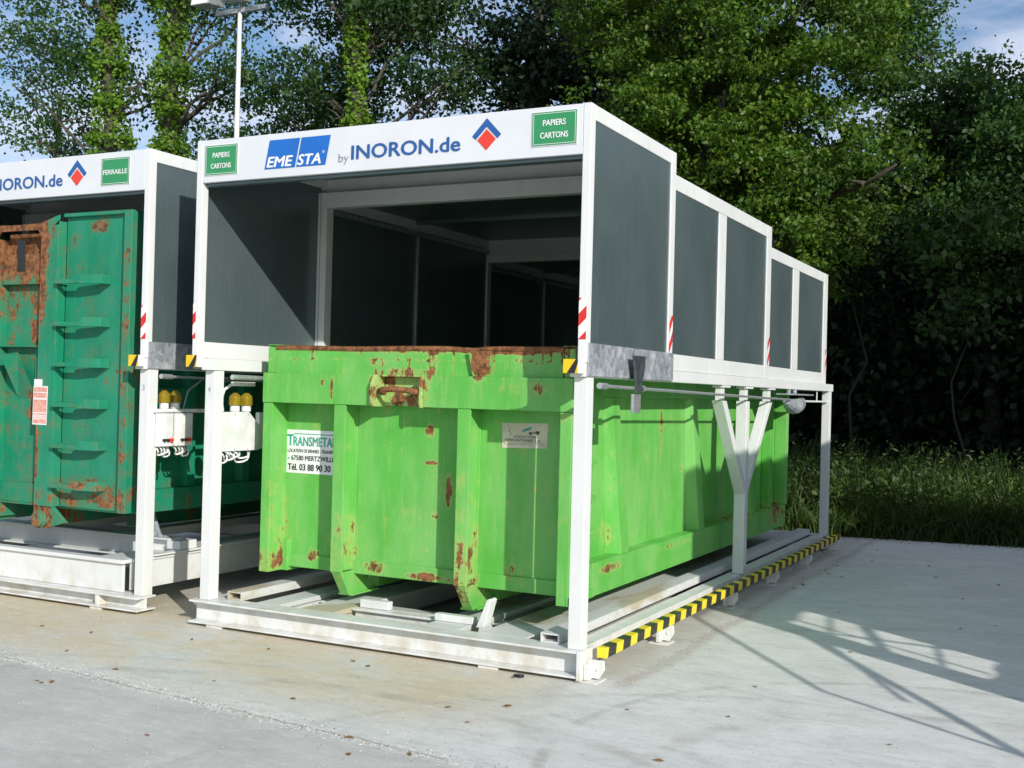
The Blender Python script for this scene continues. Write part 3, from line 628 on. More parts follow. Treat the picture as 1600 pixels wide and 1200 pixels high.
# ------------------------------------------------------------------ lime green container
def lime_container():
    x0, x1, yf, yb = -2.785, -.255, .353, 6.26
    root = thing('roll_off_container', (-1.52, .353, .25), 'lime green roll-off container with rusty top rim and two stickers on its front', 'container', 'roll-off containers')
    B = lambda mb, name, m=LIME, p=root, bv=.004: mb.build(name, m, p, bv)
    fp = B(MB().box(x0+.05, x1-.05, .545, .565, .40, 1.86), 'front_panel')
    B(MB().box(x0+.06, x1-.06, .525, .544, .40, .50), 'bottom_strip')
    for a, b in ((x0, x0+.085), (x1-.085, x1)):
        B(MB().box(a, b, yf+.002, .56, .37, 1.634).box(a+.004, b-.004, yf+.04, .56, 1.8585, 2.05), 'corner_post')
    for a in (-2.138, -1.110):
        rib = B(MB().box(a, a+.10, yf, yf+.02, .425, 1.634).box(a+.03, a+.075, yf+.0205, .5445, .43, 1.634).box(a+.02, a+.085, .53, .5445, .43, 1.634), 'rib')
        B(MB().prism([(yf+.001, .423), (.62, .423), (.80, .262), (.50, .245), (.475, .25)], 0, a+.012, a+.092).box(a-.01, a+.115, .48, .83, .243, .258), 'skid_nose')
        B(MB().box(a, a+.10, .84, 6.2, .262, .39), 'skid')
    # waist band, interrupted by the hook pocket
    B(MB().box(x0-.003, -1.800, yf-.006, .55, 1.636, 1.857).box(-1.385, x1+.003, yf-.006, .55, 1.636, 1.857).box(-1.799, -1.386, .50, .55, 1.637, 1.856), 'waist_band')
    pk = B(MB().prism([(yf-.05, 1.66), (yf-.05, 1.80), (yf-.01, 1.858), (.5, 1.858), (.5, 1.63), (yf-.03, 1.63)], 0, -1.799, -1.775)
           .prism([(yf-.03, 1.66), (yf-.03, 1.82), (yf-.01, 1.858), (.5, 1.858), (.5, 1.63), (yf-.02, 1.63)], 0, -1.408, -1.386)
           .box(-1.774, -1.409, yf+.03, .5, 1.845, 1.858).box(-1.774, -1.409, .46, .4995, 1.638, 1.844), 'hook_pocket', HOOK)
    P_ = [(-1.775, .45, 1.735), (-1.755, .36, 1.742), (-1.70, .315, 1.752), (-1.60, .30, 1.757), (-1.50, .31, 1.752), (-1.44, .345, 1.742), (-1.412, .45, 1.735)]
    B(MB().tube(P_, .021, 12), 'hook_bar', BARR, pk, 0)
    # upper front plate and the rolled rim, which dips a little at the fold
    up = MB(); nn = 24
    def dent(x): return .012*math.exp(-((x+1.05)/.10)**2)+.006*math.exp(-((x+2.0)/.3)**2)
    xs = [x0+.084+(x1-x0-.168)*i/nn for i in range(nn+1)]
    vs = []
    for x in xs: vs += [(x, .385+dent(x)*2, 1.858), (x, .392+dent(x)*2, 2.035-dent(x))]
    up.add(vs, [(2*i, 2*i+2, 2*i+3, 2*i+1) for i in range(nn)])
    up.prism([(-1.01, 1.859), (-.90, 1.859), (-.86, 2.03), (-1.05, 2.03)], 1, .372, .384)
    B(up, 'upper_plate', LIME, root, 0)
    B(MB().tube([(x, .400+dent(x)*2, 2.045-dent(x)) for x in xs], .020, 8), 'top_rim', RIM, root, 0)
    for x in (x0+.045, x1-.045):
        B(MB().box(x-.045, x+.045, .42, yb, 1.90, 2.062).box(x-.05, x+.05, .40, yb+.01, 2.063, 2.07), 'top_rim', LIME)
    B(MB().box(x0+.09, x1-.09, yb-.08, yb, 1.90, 2.06), 'top_rim')
    # side walls, ribs, bottom rails, steps
    for s in (1, -1):
        xo = x1 if s == 1 else x0
        def bx(a, b, *r): return (min(xo-s*a, xo-s*b), max(xo-s*a, xo-s*b)) + r
        B(MB().box(*bx(.13, .15, .56, yb, .37, 1.92)), 'side_panel')
        m = MB().box(*bx(.015, .145, .50, yb-.002, .37, .60)); m.box(*bx(.0, .014, .352, .50+.3, .371, .43)); B(m, 'bottom_rail')
        m = MB()
        for yy in (1.22, 3.05, 4.72):
            def V(y, z, d): return (xo-s*d, y, z)
            w1, w2 = .13, .16
            vs = [V(yy, 1.74, .07), V(yy+w1, 1.74, .07), V(yy+w2+.12, .60, .02), V(yy+.12, .60, .02), V(yy-.03, 1.74, .129), V(yy+w1+.04, 1.74, .129), V(yy+w2+.18, .60, .129), V(yy+.07, .60, .129)]
            m = MB().add(vs, [(0, 1, 2, 3), (0, 3, 7, 4), (1, 5, 6, 2), (0, 4, 5, 1), (3, 2, 6, 7)])
            B(m, 'rib')
        B(MB().box(*bx(.04, .128, 5.62, 5.74, .602, 1.74)), 'rib'); B(MB().box(*bx(.0, .128, 6.16, 6.26, .602, 1.90)), 'corner_post')
        B(MB().box(*bx(.05, .128, .56, yb-.101, 1.742, 1.899)), 'top_band')
        for zz in (.78, 1.02, 1.27, 1.52):
            B(MB().box(*bx(.075, .129, .70, .98, zz, zz+.028)), 'step')
        B(MB().box(*bx(.02, .06, .46, .60, 1.60, 1.66)), 'latch')
    B(MB().box(x0+.15, x1-.15, .566, yb-.02, .391, .42), 'floor')
    B(MB().box(x0+.03, x1-.03, yb-.001, yb+.05, .39, 1.88).box(-1.54, -1.50, yb+.05, yb+.11, .42, 1.86), 'rear_door')
    # stickers on the front panel
    yy = .5435
    m = MB().add([(-2.705, yy-.001, 1.105), (-2.195, yy-.001, 1.105), (-2.195, yy-.001, 1.432), (-2.705, yy-.001, 1.432)], [(0, 1, 2, 3)], SWHITE)
    A = ((1, 0, 0), (0, 0, 1)); e = yy-.0015
    text_geo(m, 'T', .088, .055, (-2.695, e, 1.312), *A, TEAL, .03); text_geo(m, 'RANSMETAL', .072, 0.39, (-2.637, e, 1.312), *A, TEAL, .03)
    m.add([(-2.64, e, 1.398), (-2.26, e, 1.398), (-2.26, e, 1.405), (-2.64, e, 1.405)], [(0, 1, 2, 3)], TEAL)
    text_geo(m, 'LOCATION DE BENNES - TRANSPORT', .026, .47, (-2.69, e, 1.262), *A, BLK, .03)
    text_geo(m, '67580 MERTZWILLER', .038, .425, (-2.655, e, 1.202), *A, BLK, .035)
    m.add([(-2.70, e, 1.212), (-2.675, e, 1.205), (-2.675, e, 1.225)], [(0, 1, 2)], TEAL)
    text_geo(m, 'T\u00e9l. 03 88 90 30 56', .050, .47, (-2.685, e, 1.127), *A, BLK, .045)
    m.build('company_sticker', None, fp)
    m = MB().add([(-.858, yy-.001, 1.372), (-.518, yy-.001, 1.382), (-.510, yy-.001, 1.552), (-.862, yy-.001, 1.545)], [(0, 1, 2, 3)], CREAM)
    for z in (1.395, 1.404): m.add([(-.845, e, z), (-.53, e, z+.008), (-.53, e, z+.010), (-.845, e, z+.002)], [(0, 1, 2, 3)], INKG)
    text_geo(m, 'LOCATION', .018, .17, (-.77, e, 1.446), *A, INKG, .03); text_geo(m, 'FERRONTAINES S.A.', .020, .27, (-.835, e, 1.420), *A, INKG, .03)
    m.add([(-.71, e, 1.483), (-.645, e, 1.505), (-.632, e, 1.527), (-.70, e, 1.505)], [(0, 1, 2, 3)], TEAL)
    m.add([(-.655, e, 1.478), (-.575, e, 1.482), (-.575, e, 1.496), (-.60, e, 1.496), (-.61, e, 1.487), (-.655, e, 1.486)], [(0, 1, 2, 3, 4, 5)], BLK)
    for cx in (-.645, -.59): m.add([(cx+.010*math.cos(a*math.pi/4), e-.0003, 1.479+.010*math.sin(a*math.pi/4)) for a in range(8)], [tuple(range(8))], BLK)
    m.tube([(-.82, e, 1.53), (-.80, e, 1.515), (-.81, e, 1.49), (-.79, e, 1.475), (-.80, e, 1.455)], .002, 5, INKG)
    m.build('company_sticker', None, fp)
    return root
lime_container()

# ------------------------------------------------------------------ dark green rusty container
def emerald_container():
    x1, x0, yf, yb = -3.955, -6.42, .15, 6.1
    cx = (x0+x1)/2
    root = thing('roll_off_container', (cx, yf, .5), 'tall dark green roll-off container with heavy rust and a ladder of rungs on its front', 'container', 'roll-off containers')
    B = lambda mb, name, m=EMER, p=root, bv=.004: mb.build(name, m, p, bv)
    for s in (1, -1):
        def X(d): return cx+s*d           # d = distance from the centre line
        def bx(a, b, *r): return (min(X(a), X(b)), max(X(a), X(b))) + r
        hw = (x1-x0)/2
        lp = B(MB().box(*bx(.46, hw-.085, yf+.06, yf+.075, .735, 3.10)), 'front_panel')
        B(MB().box(*bx(hw-.084, hw, yf, yf+.12, .73, 3.11)).box(*bx(hw-.12, hw-.0845, yf+.045, yf+.059, .74, 3.10)), 'corner_post')
        B(MB().box(*bx(.46, hw-.085, yf+.02, yf+.058, 3.085, 3.115)), 'top_edge')
        # inclined column with roller
        m = MB().box(*bx(.262, .276, yf-.03, yf+.25, .60, 2.93)).box(*bx(.2765, .459, yf-.03, yf-.015, .735, 3.02)).box(*bx(.445, .4595, yf-.0145, yf+.06, .735, 3.05))
        B(m, 'column')
        B(MB().prism([(X(.262), 2.935), (X(.30), 2.935), (X(.46), 3.06), (X(.46), 3.10), (X(.25), 3.04), (X(-.0), 3.035), (X(-.0), 2.985), (X(.22), 2.985)], 1, yf-.028, yf-.010), 'head_gusset')
        m = MB().prism([(yf-.02, .605), (yf-.02, .76), (yf+.90, .76), (yf+.95, .58), (yf+.12, .565)], 0, *sorted((X(.30), X(.33))))
        m.prism([(X(.25), .735), (X(.25), .62), (X(.30), .565), (X(.40), .56), (X(.47), .58), (X(.62), .62), (X(.47), .735)], 1, yf-.015, yf+.01)
        B(m, 'skid_nose')
        B(MB().tube([(X(.375), yf-.10, .635), (X(.375), yf-.016, .635)], .062, 24).tube([(X(.375), yf-.075, .635), (X(.375), yf-.055, .635)], .072, 24), 'roller', EMER, root, .004)
        B(MB().box(*bx(.28, .42, yf+.97, yb-.1, .482, .70)), 'skid')
        # rungs: flat bar bent out from the panel
        for i, zz in enumerate((2.565, 2.225, 1.90, 1.575, 1.245, .925)):
            B(MB().box(*bx(.475, .76, yf-.075, yf-.045, zz-.03, zz+.005)).box(*bx(.475, .49, yf-.0445, yf+.059, zz-.03, zz+.005))
              .prism([(X(.761), yf-.075), (X(.97), yf-.045), (X(.97), yf+.059), (X(.955), yf+.059), (X(.955), yf-.03), (X(.761), yf-.05)], 2, zz-.035, zz+.04).box(*bx(.50, .75, yf-.0445, yf-.035, zz-.022, zz-.006)), 'rung')
    # recessed middle plate, hook housing, braces
    B(MB().box(cx-.262, cx+.262, yf+.10, yf+.115, .735, 2.98).box(cx-.26, cx+.26, yf+.07, yf+.099, .74, .90), 'middle_plate')
    hb = B(MB().box(cx-.255, cx+.235, yf+.03, yf+.06, 2.55, 2.80), 'hook_plate')
    B(MB().box(cx-.07, cx+.02, yf+.020, yf+.031, 2.66, 2.92, BLK), 'hook_slot_dark', None, hb)  # black block stands in for the dark inside of the slot
    B(MB().prism([(cx-.26, 2.04), (cx+.20, 2.04), (cx+.20, 2.028), (cx-.26, 2.028)], 1, yf+.02, yf+.099), 'brace')
    B(MB().add([(cx-.1, yf+.099, 1.99), (cx-.1, yf-.10, 1.96), (cx+.02, yf-.02, 1.96), (cx+.12, yf+.099, 1.60), (cx-.1, yf+.099, 1.60)], [(0, 1, 2, 3, 4)]).box(cx+.13, cx+.20, yf+.06, yf+.099, 1.72, 1.95), 'brace')
    m = MB().add([(-4.965, yf-.0315, 1.395), (-4.800, yf-.0315, 1.395), (-4.795, yf-.0315, 1.71), (-4.960, yf-.0315, 1.71)], [(0, 1, 2, 3)], SWHITE)
    for a, b in ((1.405, 1.44), (1.447, 1.455), (1.462, 1.468), (1.475, 1.487), (1.495, 1.60), (1.612, 1.655), (1.662, 1.70)):
        m.add([(-4.957, yf-.032, a), (-4.806, yf-.032, a), (-4.806, yf-.032, b), (-4.957, yf-.032, b)], [(0, 1, 2, 3)], PINK)
    m.add([(-4.955, yf-.0313, 1.711), (-4.86, yf-.0313, 1.711), (-4.86, yf-.0313, 1.765), (-4.955, yf-.0313, 1.765)], [(0, 1, 2, 3)], SWHITE)
    m.build('safety_label', None, root)
    # sides
    for s in (1, -1):
        xo = x1 if s == 1 else x0
        def bx(a, b, *r): return (min(xo-s*a, xo-s*b), max(xo-s*a, xo-s*b)) + r
        B(MB().box(*bx(.10, .115, yf+.075, yb, .72, 3.06)), 'side_panel'); B(MB().box(*bx(.0, .099, yf+.125, yb, .72, .90)), 'bottom_rail'); B(MB().box(*bx(.0, .12, yf+.125, yb, 2.95, 3.08)), 'top_rail')
        for k in range(8): B(MB().box(*bx(.02, .099, .85+k*.70, .95+k*.70, .902, 2.948)), 'rib')
        for zz in (1.15, 1.62): B(MB().box(*bx(.02, .099, .55, .84, zz, zz+.10)), 'step')
    B(MB().box(x0+.116, x1-.116, yf+.076, yb, .72, .75), 'floor'); B(MB().box(x0+.02, x1-.02, yb+.001, yb+.05, .72, 3.05), 'rear_door')
    return root
emerald_container()

# ------------------------------------------------------------------ floodlight mast
def mast():
    x, y = -13.12, 12.0
    root = thing('floodlight_mast', (x, y, 0), 'thin white floodlight mast rising behind the shelters, lamps at its top', 'floodlight')
    MB().tube([(x, y, 0), (x, y, 5), (x, y, 9.42)], [.075, .06, .045], 14).box(x-.2, x+.2, y-.2, y+.2, 0, .03).build('pole', WHITE, root)
    MB().box(x-.62, x+.72, y-.045, y+.045, 9.42, 9.52).build('crossbar', GALV, root, .006)
    for k, xx in enumerate((-.72, .05, .86)):
        h = MB(); c = Vector((x+xx, y-.12, 9.66))
        h.prism([(c.y-.30, c.z-.10), (c.y+.16, c.z-.05), (c.y+.16, c.z+.08), (c.y-.26, c.z+.12)], 0, c.x-.24, c.x+.24)
        h.box(c.x-.02, c.x+.02, y-.03, y+.03, 9.521, 9.60)
        hd = h.build('lamp_head', PIPE, root, .01)
        MB().prism([(c.y-.312, c.z-.085), (c.y-.302, c.z-.085), (c.y-.272, c.z+.10), (c.y-.282, c.z+.10)], 0, c.x-.21, c.x+.21).build('lens', SWHITE, hd)
mast()

# ------------------------------------------------------------------ added out of view on the right: boarding whose braced gap shapes the yard's shade
def boarding():
    X = 5.0
    root = thing('shade_boarding', (X, 4, 0), 'tall grey profiled steel boarding with a braced gap, added unseen to cast shade', 'boarding')
    def sheet(y0, y1, z0, z1):
        m = MB(); n = max(2, int((y1-y0)/.10)); vs = []
        for i in range(n+1):
            yy = y0+(y1-y0)*i/n; xx = X+(.0 if i % 4 < 2 else .035)
            vs += [(xx, yy, z0), (xx, yy, z1), (xx+.02, yy, z0), (xx+.02, yy, z1)]
        fs = []
        for i in range(n):
            a = 4*i; b = a+4; fs += [(a, b, b+1, a+1), (a+2, a+3, b+3, b+2), (a+1, b+1, b+3, a+3), (a, a+2, b+2, b)]
        m.add(vs, fs); m.build('sheet', PIPE, root)
    sheet(-.03, 3.9, 0.02, 4.10); sheet(3.9, 6.0, .02, 2.95); sheet(-.72, -.03, 2.44, 4.10); sheet(-.72, -.03, .02, 1.566)
    for yy in (-.93, -.06, 3.9, 5.9):
        MB().box(X-.001 if yy < -.5 else X+.06, X+.16, yy, yy+(.20 if yy < -.5 else .10), 0, 4.12 if yy < 4 else 2.97).build('post', GALV, root)
    m = MB()  # rods placed to throw the thin crossing shadows
    for p, q, r in (((-1.33, 2.83), (-2.13, 2.05), .020), ((-2.13, 2.05), (-2.03, 1.40), .018), ((-.71, 2.44), (-2.03, 1.40), .028), ((-.93, 2.83), (-1.33, 2.83), .018), ((-2.03, 1.40), (-2.25, 0), .02), ((-.80, 2.25), (-1.75, 1.78), .018)):
        MB().tube([(X, p[0], p[1]), (X, q[0], q[1])], r, 8).build('brace', GALV, root)
    for p, q, r in (((-.73, 2.20), (-.03, 2.30), .014), ((-.73, 1.95), (-.03, 2.12), .03), ((-.73, 2.35), (-.03, 1.75), .018), ((-.73, 1.72), (-.03, 1.80), .014), ((-.45, 1.57), (-.45, 2.44), .014)):
        MB().tube([(X, p[0], p[1]), (X, q[0], q[1])], r, 8).build('brace', GALV, root)
boarding()
def shade_fence():  # unseen fence added so its top edge shades the weeds
    root = thing('shade_fence', (6.2, 6.1, 0), 'weathered plank fence added out of view to shade the weeds along the yard edge', 'fence')
    m = MB(); x = 3.85
    while x < 8.8:
        m.box(x, x+.135, 6.06, 6.085, .03, 3.05+rnd.uniform(-.06, .06)); x += .142
    m.build('planks', BARK, root)
    for z in (.6, 1.8, 2.7): MB().box(3.85, 8.8, 6.086, 6.13, z, z+.08).build('rail', BARK, root)
    for x in (3.9, 6.3, 8.7): MB().box(x, x+.10, 6.131, 6.23, 0, 3.0).build('post', BARK, root)
shade_fence()

# ------------------------------------------------------------------ foliage
def mesh_np(name, V, F, mat, parent=None, origin=(0, 0, 0)):
    """V (n,3) float, F (m,4) int quads"""
    me = bpy.data.meshes.new(name); o0 = wo(parent) if parent else Vector(origin)
    V = V-np.array(o0)[None, :]
    me.vertices.add(len(V)); me.vertices.foreach_set('co', V.astype(np.float32).ravel())
    me.loops.add(F.size); me.loops.foreach_set('vertex_index', F.astype(np.int32).ravel())
    me.polygons.add(len(F)); me.polygons.foreach_set('loop_start', np.arange(0, F.size, F.shape[1], dtype=np.int32))
    me.update(calc_edges=True); me.materials.append(mat)
    o = bpy.data.objects.new(name, me); col.objects.link(o)
    if parent: o.parent = parent
    else: o.location = o0
    return o
def leaves(C, size, aspect=.62, updir=None, jit=.5, up_bias=.6, face=None):
    """folded rhombic leaves, two quads hinged on the midrib; C (n,3) centres"""
    n = len(C)
    N = nr.normal(size=(n, 3)); N[:, 2] += up_bias
    if face is not None: N += np.array(face)[None, :]
    N /= np.linalg.norm(N, axis=1)[:, None]
    T = nr.normal(size=(n, 3)); T -= (T*N).sum(1)[:, None]*N; T /= np.linalg.norm(T, axis=1)[:, None]
    T[:, 2] -= .25; T /= np.linalg.norm(T, axis=1)[:, None]
    Bn = np.cross(N, T); Bn /= np.linalg.norm(Bn, axis=1)[:, None]
    s = (size*(1+jit*(nr.random(n)-.5)))[:, None]
    a = C-T*s*.5; d = C+T*s*.55; m1 = C+N*s*.06
    l = C-T*s*.05+Bn*s*aspect*.5+N*s*.14; r = C-T*s*.05-Bn*s*aspect*.5+N*s*.14
    V = np.stack([a, l, d, m1, r], 1).reshape(-1, 3)
    k = np.arange(n)[:, None]*5
    F = np.concatenate([k+np.array([[0, 3, 2, 1]]), k+np.array([[0, 4, 2, 3]])], 0)
    return V, F
def in_ell(n, c, r, shell=.55):
    d = nr.normal(size=(n, 3)); d /= np.linalg.norm(d, axis=1)[:, None]
    t = shell+(1-shell)*nr.random(n)**.5
    t = np.where(nr.random(n) < .25, nr.random(n)*shell, t)
    return np.array(c)[None, :]+d*t[:, None]*np.array(r)[None, :]
def cavities(P, sc_, thr):
    ph = nr.random(6)*6.28
    f = np.sin(P[:, 0]*sc_+ph[0]+1.3*np.sin(P[:, 2]*sc_*.8+ph[3]))*np.sin(P[:, 2]*sc_*1.25+ph[1]+1.1*np.sin(P[:, 1]*sc_+ph[4]))+.6*np.sin(P[:, 1]*sc_*1.6+P[:, 0]*sc_*1.9+ph[2])*np.sin(P[:, 2]*sc_*2.3+ph[5])
    return P[f > thr]
def crown_pts(blobs, nclump, per, spread):
    """blobs: (centre, radii, weight)"""
    W = np.array([b[2] for b in blobs], float); W /= W.sum(); out = []
    for b, w_ in zip(blobs, W):
        k = max(1, int(nclump*w_)); cc = in_ell(k, b[0], b[1])
        m = (per*(.5+nr.random(k))).astype(int)
        idx = np.repeat(np.arange(k), m); q = nr.normal(size=(len(idx), 3))
        sp = spread*(.6+.8*nr.random(k))[idx][:, None]
        out.append(cc[idx]+q*sp*np.array([[1.15, 1.15, .42]]))
    return np.concatenate(out), cc
def limb(mb, p, q, r0, r1, sag=.0, seg=5):
    p, q = Vector(p), Vector(q); pts = []; rs = []
    L = (q-p).length
    for i in range(seg+1):
        a = i/seg; v = p.lerp(q, a); j = .04*L*math.sin(a*math.pi)
        v += Vector((rnd.uniform(-j, j), rnd.uniform(-j, j), rnd.uniform(-j, j)+sag*math.sin(a*math.pi)*L)); pts.append(v); rs.append(r0+(r1-r0)*a)
    mb.tube(pts, rs, 7); return pts
def tree(kind, base, h, r, blobs, nclump, per, spread, size, lmat, label, group, ivy=None, limbs=9, lean=(0, 0), twigs=True, trunk=True):
    root = thing(kind, base, label, 'tree', group)
    b = Vector(base); mb = MB(); pts = []; rs = []
    for i in range(9):
        a = i/8; pts.append(b+Vector((lean[0]*a+.12*math.sin(a*5+b.x), lean[1]*a+.1*math.sin(a*4+b.y), h*a))); rs.append(r*(1.25 if i == 0 else 1)*(1-.7*a))
    mb.tube(pts, rs, 12)
    for k in range(limbs):
        bl = blobs[k % len(blobs)]; c = Vector(bl[0]); rr = bl[1]
        tgt = c+Vector((rnd.uniform(-.75, .75)*rr[0], rnd.uniform(-.75, .75)*rr[1], rnd.uniform(-.5, .6)*rr[2]))
        za = max(h*.18, min(h*.9, tgt.z-(tgt-b).xy.length*.45)); a = za/h
        p = b+Vector((lean[0]*a, lean[1]*a, za-rnd.uniform(0, .12)*h)); lp = limb(mb, p, tgt, r*(1-.6*a)*.30, r*.06, .05, 6)
        if twigs:
            for q in range(4):
                s_ = lp[2+q if 2+q < len(lp) else -1]; e = s_+Vector((rnd.uniform(-1, 1), rnd.uniform(-.6, .6), rnd.uniform(-.3, .8)))*(.35*max(rr))
                limb(mb, s_, e, r*.12, r*.03, 0, 3)
    mb.build('trunk', BARK, root, smooth=True)
    P, _ = crown_pts(blobs, nclump, per, spread); P = cavities(P, 3.1, -.28 if lmat != L_ASH and lmat != L_ASH2 else -.75)
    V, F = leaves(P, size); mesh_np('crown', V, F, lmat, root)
    if ivy:
        n = ivy[0]; n *= 2; zz = nr.random(n)*(ivy[2]-ivy[1])+ivy[1]; zz += .12*np.sin(zz*7+b.x); a = zz/h
        lump = .75+.55*np.sin(zz*1.9+b.x)*np.sin(zz*.83+2)+.35*(nr.random(n))
        ang = nr.random(n)*2*np.pi; rad = ivy[3]*lump*(.75+.45*nr.random(n))
        C = np.stack([b.x+lean[0]*a+.12*np.sin(a*5+b.x)+np.cos(ang)*rad, b.y+lean[1]*a+.1*np.sin(a*4+b.y)+np.sin(ang)*rad, zz], 1)
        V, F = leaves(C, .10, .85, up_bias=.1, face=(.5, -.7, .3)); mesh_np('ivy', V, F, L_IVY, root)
    return root

G_T = 'trees of the wood behind the yard'
FAST = False
# ivy-clad trunks at the left, loose crowns with the sky between
tree('ash_tree', (-18.75, 14, 0), 14, .26, [((-20.6, 14.4, 10.0), (2.0, 1.6, 1.5), 1.0), ((-21.0, 14, 8.3), (1.7, 1.3, .7), .35), ((-17.7, 14.6, 8.7), (1.0, 1.2, .8), .22), ((-20.2, 13.6, 12.0), (3, 2, 1.2), .8)],
     300, 36, .30, .125, L_ASH, 'leftmost ivy-covered trunk with a loose airy crown', G_T, (5200, 1.5, 13, .36), 12)
tree('ash_tree', (-16.95, 14.3, 0), 14, .30, [((-16.0, 15, 11.4), (2.0, 1.6, 1.2), 1), ((-15.4, 14.6, 9.0), (1.2, 1.3, .8), .45), ((-15.3, 14.6, 7.4), (1.0, 1.3, .5), .3), ((-18.0, 15, 11.8), (1.6, 1.6, 1.0), .5)],
     260, 36, .30, .125, L_ASH, 'thickly ivy-covered trunk just left of the floodlight mast', G_T, (6200, 1.5, 13.5, .46), 10)
tree('ash_tree', (-11.45, 14, 0), 15, .24, [((-13.2, 14.8, 8.5), (1.7, 1.4, 1.0), .8), ((-12.4, 15.4, 10.9), (2.2, 1.6, 1.1), 1.1), ((-9.8, 14.6, 8.3), (1.2, 1.2, .7), .4), ((-10.6, 14.4, 9.9), (1.2, 1.2, .8), .5)],
     400, 38, .27, .125, L_ASH2, 'ivy-dotted trunk behind the middle of the white fascia', G_T, (2600, 5.5, 14, .25), 18)
# darker trees behind
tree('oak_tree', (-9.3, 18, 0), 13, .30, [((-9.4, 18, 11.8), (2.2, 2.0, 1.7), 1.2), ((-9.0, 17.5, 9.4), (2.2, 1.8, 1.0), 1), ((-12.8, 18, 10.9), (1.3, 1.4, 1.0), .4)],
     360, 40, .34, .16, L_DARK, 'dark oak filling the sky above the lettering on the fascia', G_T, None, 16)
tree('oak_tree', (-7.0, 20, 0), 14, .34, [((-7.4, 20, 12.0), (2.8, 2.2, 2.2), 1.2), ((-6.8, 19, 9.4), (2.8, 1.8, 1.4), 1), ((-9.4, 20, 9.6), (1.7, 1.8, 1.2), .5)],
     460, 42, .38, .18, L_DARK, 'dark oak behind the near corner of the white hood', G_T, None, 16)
tree('hazel_tree', (-16.0, 18.5, 0), 10, .14, [((-15.4, 18.5, 8.9), (1.5, 1.3, .7), 1), ((-14.2, 18, 10.2), (1.4, 1.2, .7), .6)],
     130, 32, .30, .12, L_MID, 'thin hazel behind the foot of the floodlight mast', G_T, None, 10)
tree('willow_tree', (-24.0, 17, 0), 10, .2, [((-22.9, 17, 8.3), (1.3, 1.2, .5), 1), ((-25.0, 17, 11.4), (2.2, 1.6, 1.1), .7)],
     90, 30, .26, .12, L_GREY, 'small pale tree at the far left edge, low above the scrap shelter', G_T, None, 8)
# the big sunlit maple
tree('maple_tree', (-3.2, 13.4, 0), 14, .38, [((-3.3, 12.6, 9.3), (2.5, 1.9, 2.2), 1.3), ((-1.7, 12.2, 7.6), (1.7, 1.6, 1.9), 1.0), ((-2.2, 11.9, 5.4), (1.5, 1.3, 1.3), .7), ((-1.35, 11.8, 4.3), (.9, 1.0, 1.0), .35), ((-.6, 12.2, 5.3), (.9, 1.0, .9), .3),
     ((-4.3, 12.4, 6.6), (1.4, 1.3, 1.2), .55), ((-1.3, 12.6, 9.8), (1.6, 1.6, 1.5), .7), ((-4.9, 12.6, 8.6), (1.1, 1.2, 1.0), .35), ((-3.0, 12.2, 6.4), (1.6, 1.4, 1.3), .6)],
     2300, 56, .17, .092, L_BRIGHT, 'big sunlit maple overhanging the rear of the white hood', G_T, None, 18)
tree('maple_tree', (-5.6, 16, 0), 13, .3, [((-5.8, 15.6, 10.2), (2.2, 1.8, 2.2), 1), ((-4.6, 15.6, 7.2), (2.4, 1.6, 1.8), 1)],
     900, 40, .26, .12, L_DARK, 'shadowy maple between the dark oaks and the sunlit maple', G_T, None, 12)
# right hand trees
tree('alder_tree', (.9, 17, 0), 8.4, .16, [((.5, 16.8, 7.3), (1.5, 1.5, 1.0), .8), ((.7, 16.4, 5.6), (1.7, 1.4, 1.2), 1), ((-1.1, 16.5, 9.0), (1.0, 1.2, 1.6), .9)],
     1000, 40, .22, .10, L_ASH, 'bushy alder right of the sunlit maple', G_T, None, 12)
tree('alder_tree', (2.4, 15, 0), 7.2, .13, [((2.0, 14.8, 6.6), (1.0, 1.1, .6), .6), ((2.0, 14.2, 5.6), (1.3, 1.2, 1.1), 1), ((1.2, 14, 4.5), (1.4, 1.2, 1.0), .8)],
     950, 40, .20, .095, L_ASH, 'alder at the right edge, above the weeds', G_T, None, 10)
tree('willow_tree', (-.2, 21, 0), 8.5, .16, [((-.3, 21, 7.9), (1.5, 1.4, 1.1), 1), ((-.8, 21, 7.0), (1.6, 1.4, 1.6), .8), ((1.8, 21, 7.2), (1.4, 1.4, 1.0), .8)],
     260, 28, .34, .15, L_GREY, 'pale willow far back under the gap of sky at the right', G_T, None, 9)
tree('oak_tree', (5.6, 14.5, 0), 11, .3, [((4.6, 14.0, 8.9), (1.6, 1.5, 1.2), 1), ((3.3, 13.6, 7.6), (.8, .8, .7), .3)],
     420, 40, .22, .11, L_MID, 'oak reaching in from beyond the right edge, at the top corner', G_T, None, 10)
# row of oaks added out of view on the right to shade the lower wood
for k, (x, y, zc) in enumerate(((8.6, 6.2, 7.0), (9.8, 10.5, 6.6), (9.6, 15.5, 5.6))):
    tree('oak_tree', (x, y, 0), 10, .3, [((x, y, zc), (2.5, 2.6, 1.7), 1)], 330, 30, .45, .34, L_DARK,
         ['unseen oak added to shade the lower wood, nearest the yard', 'second unseen oak added to shade the lower wood', 'farthest unseen oak added to shade the lower wood'][k], G_T, None, 6)

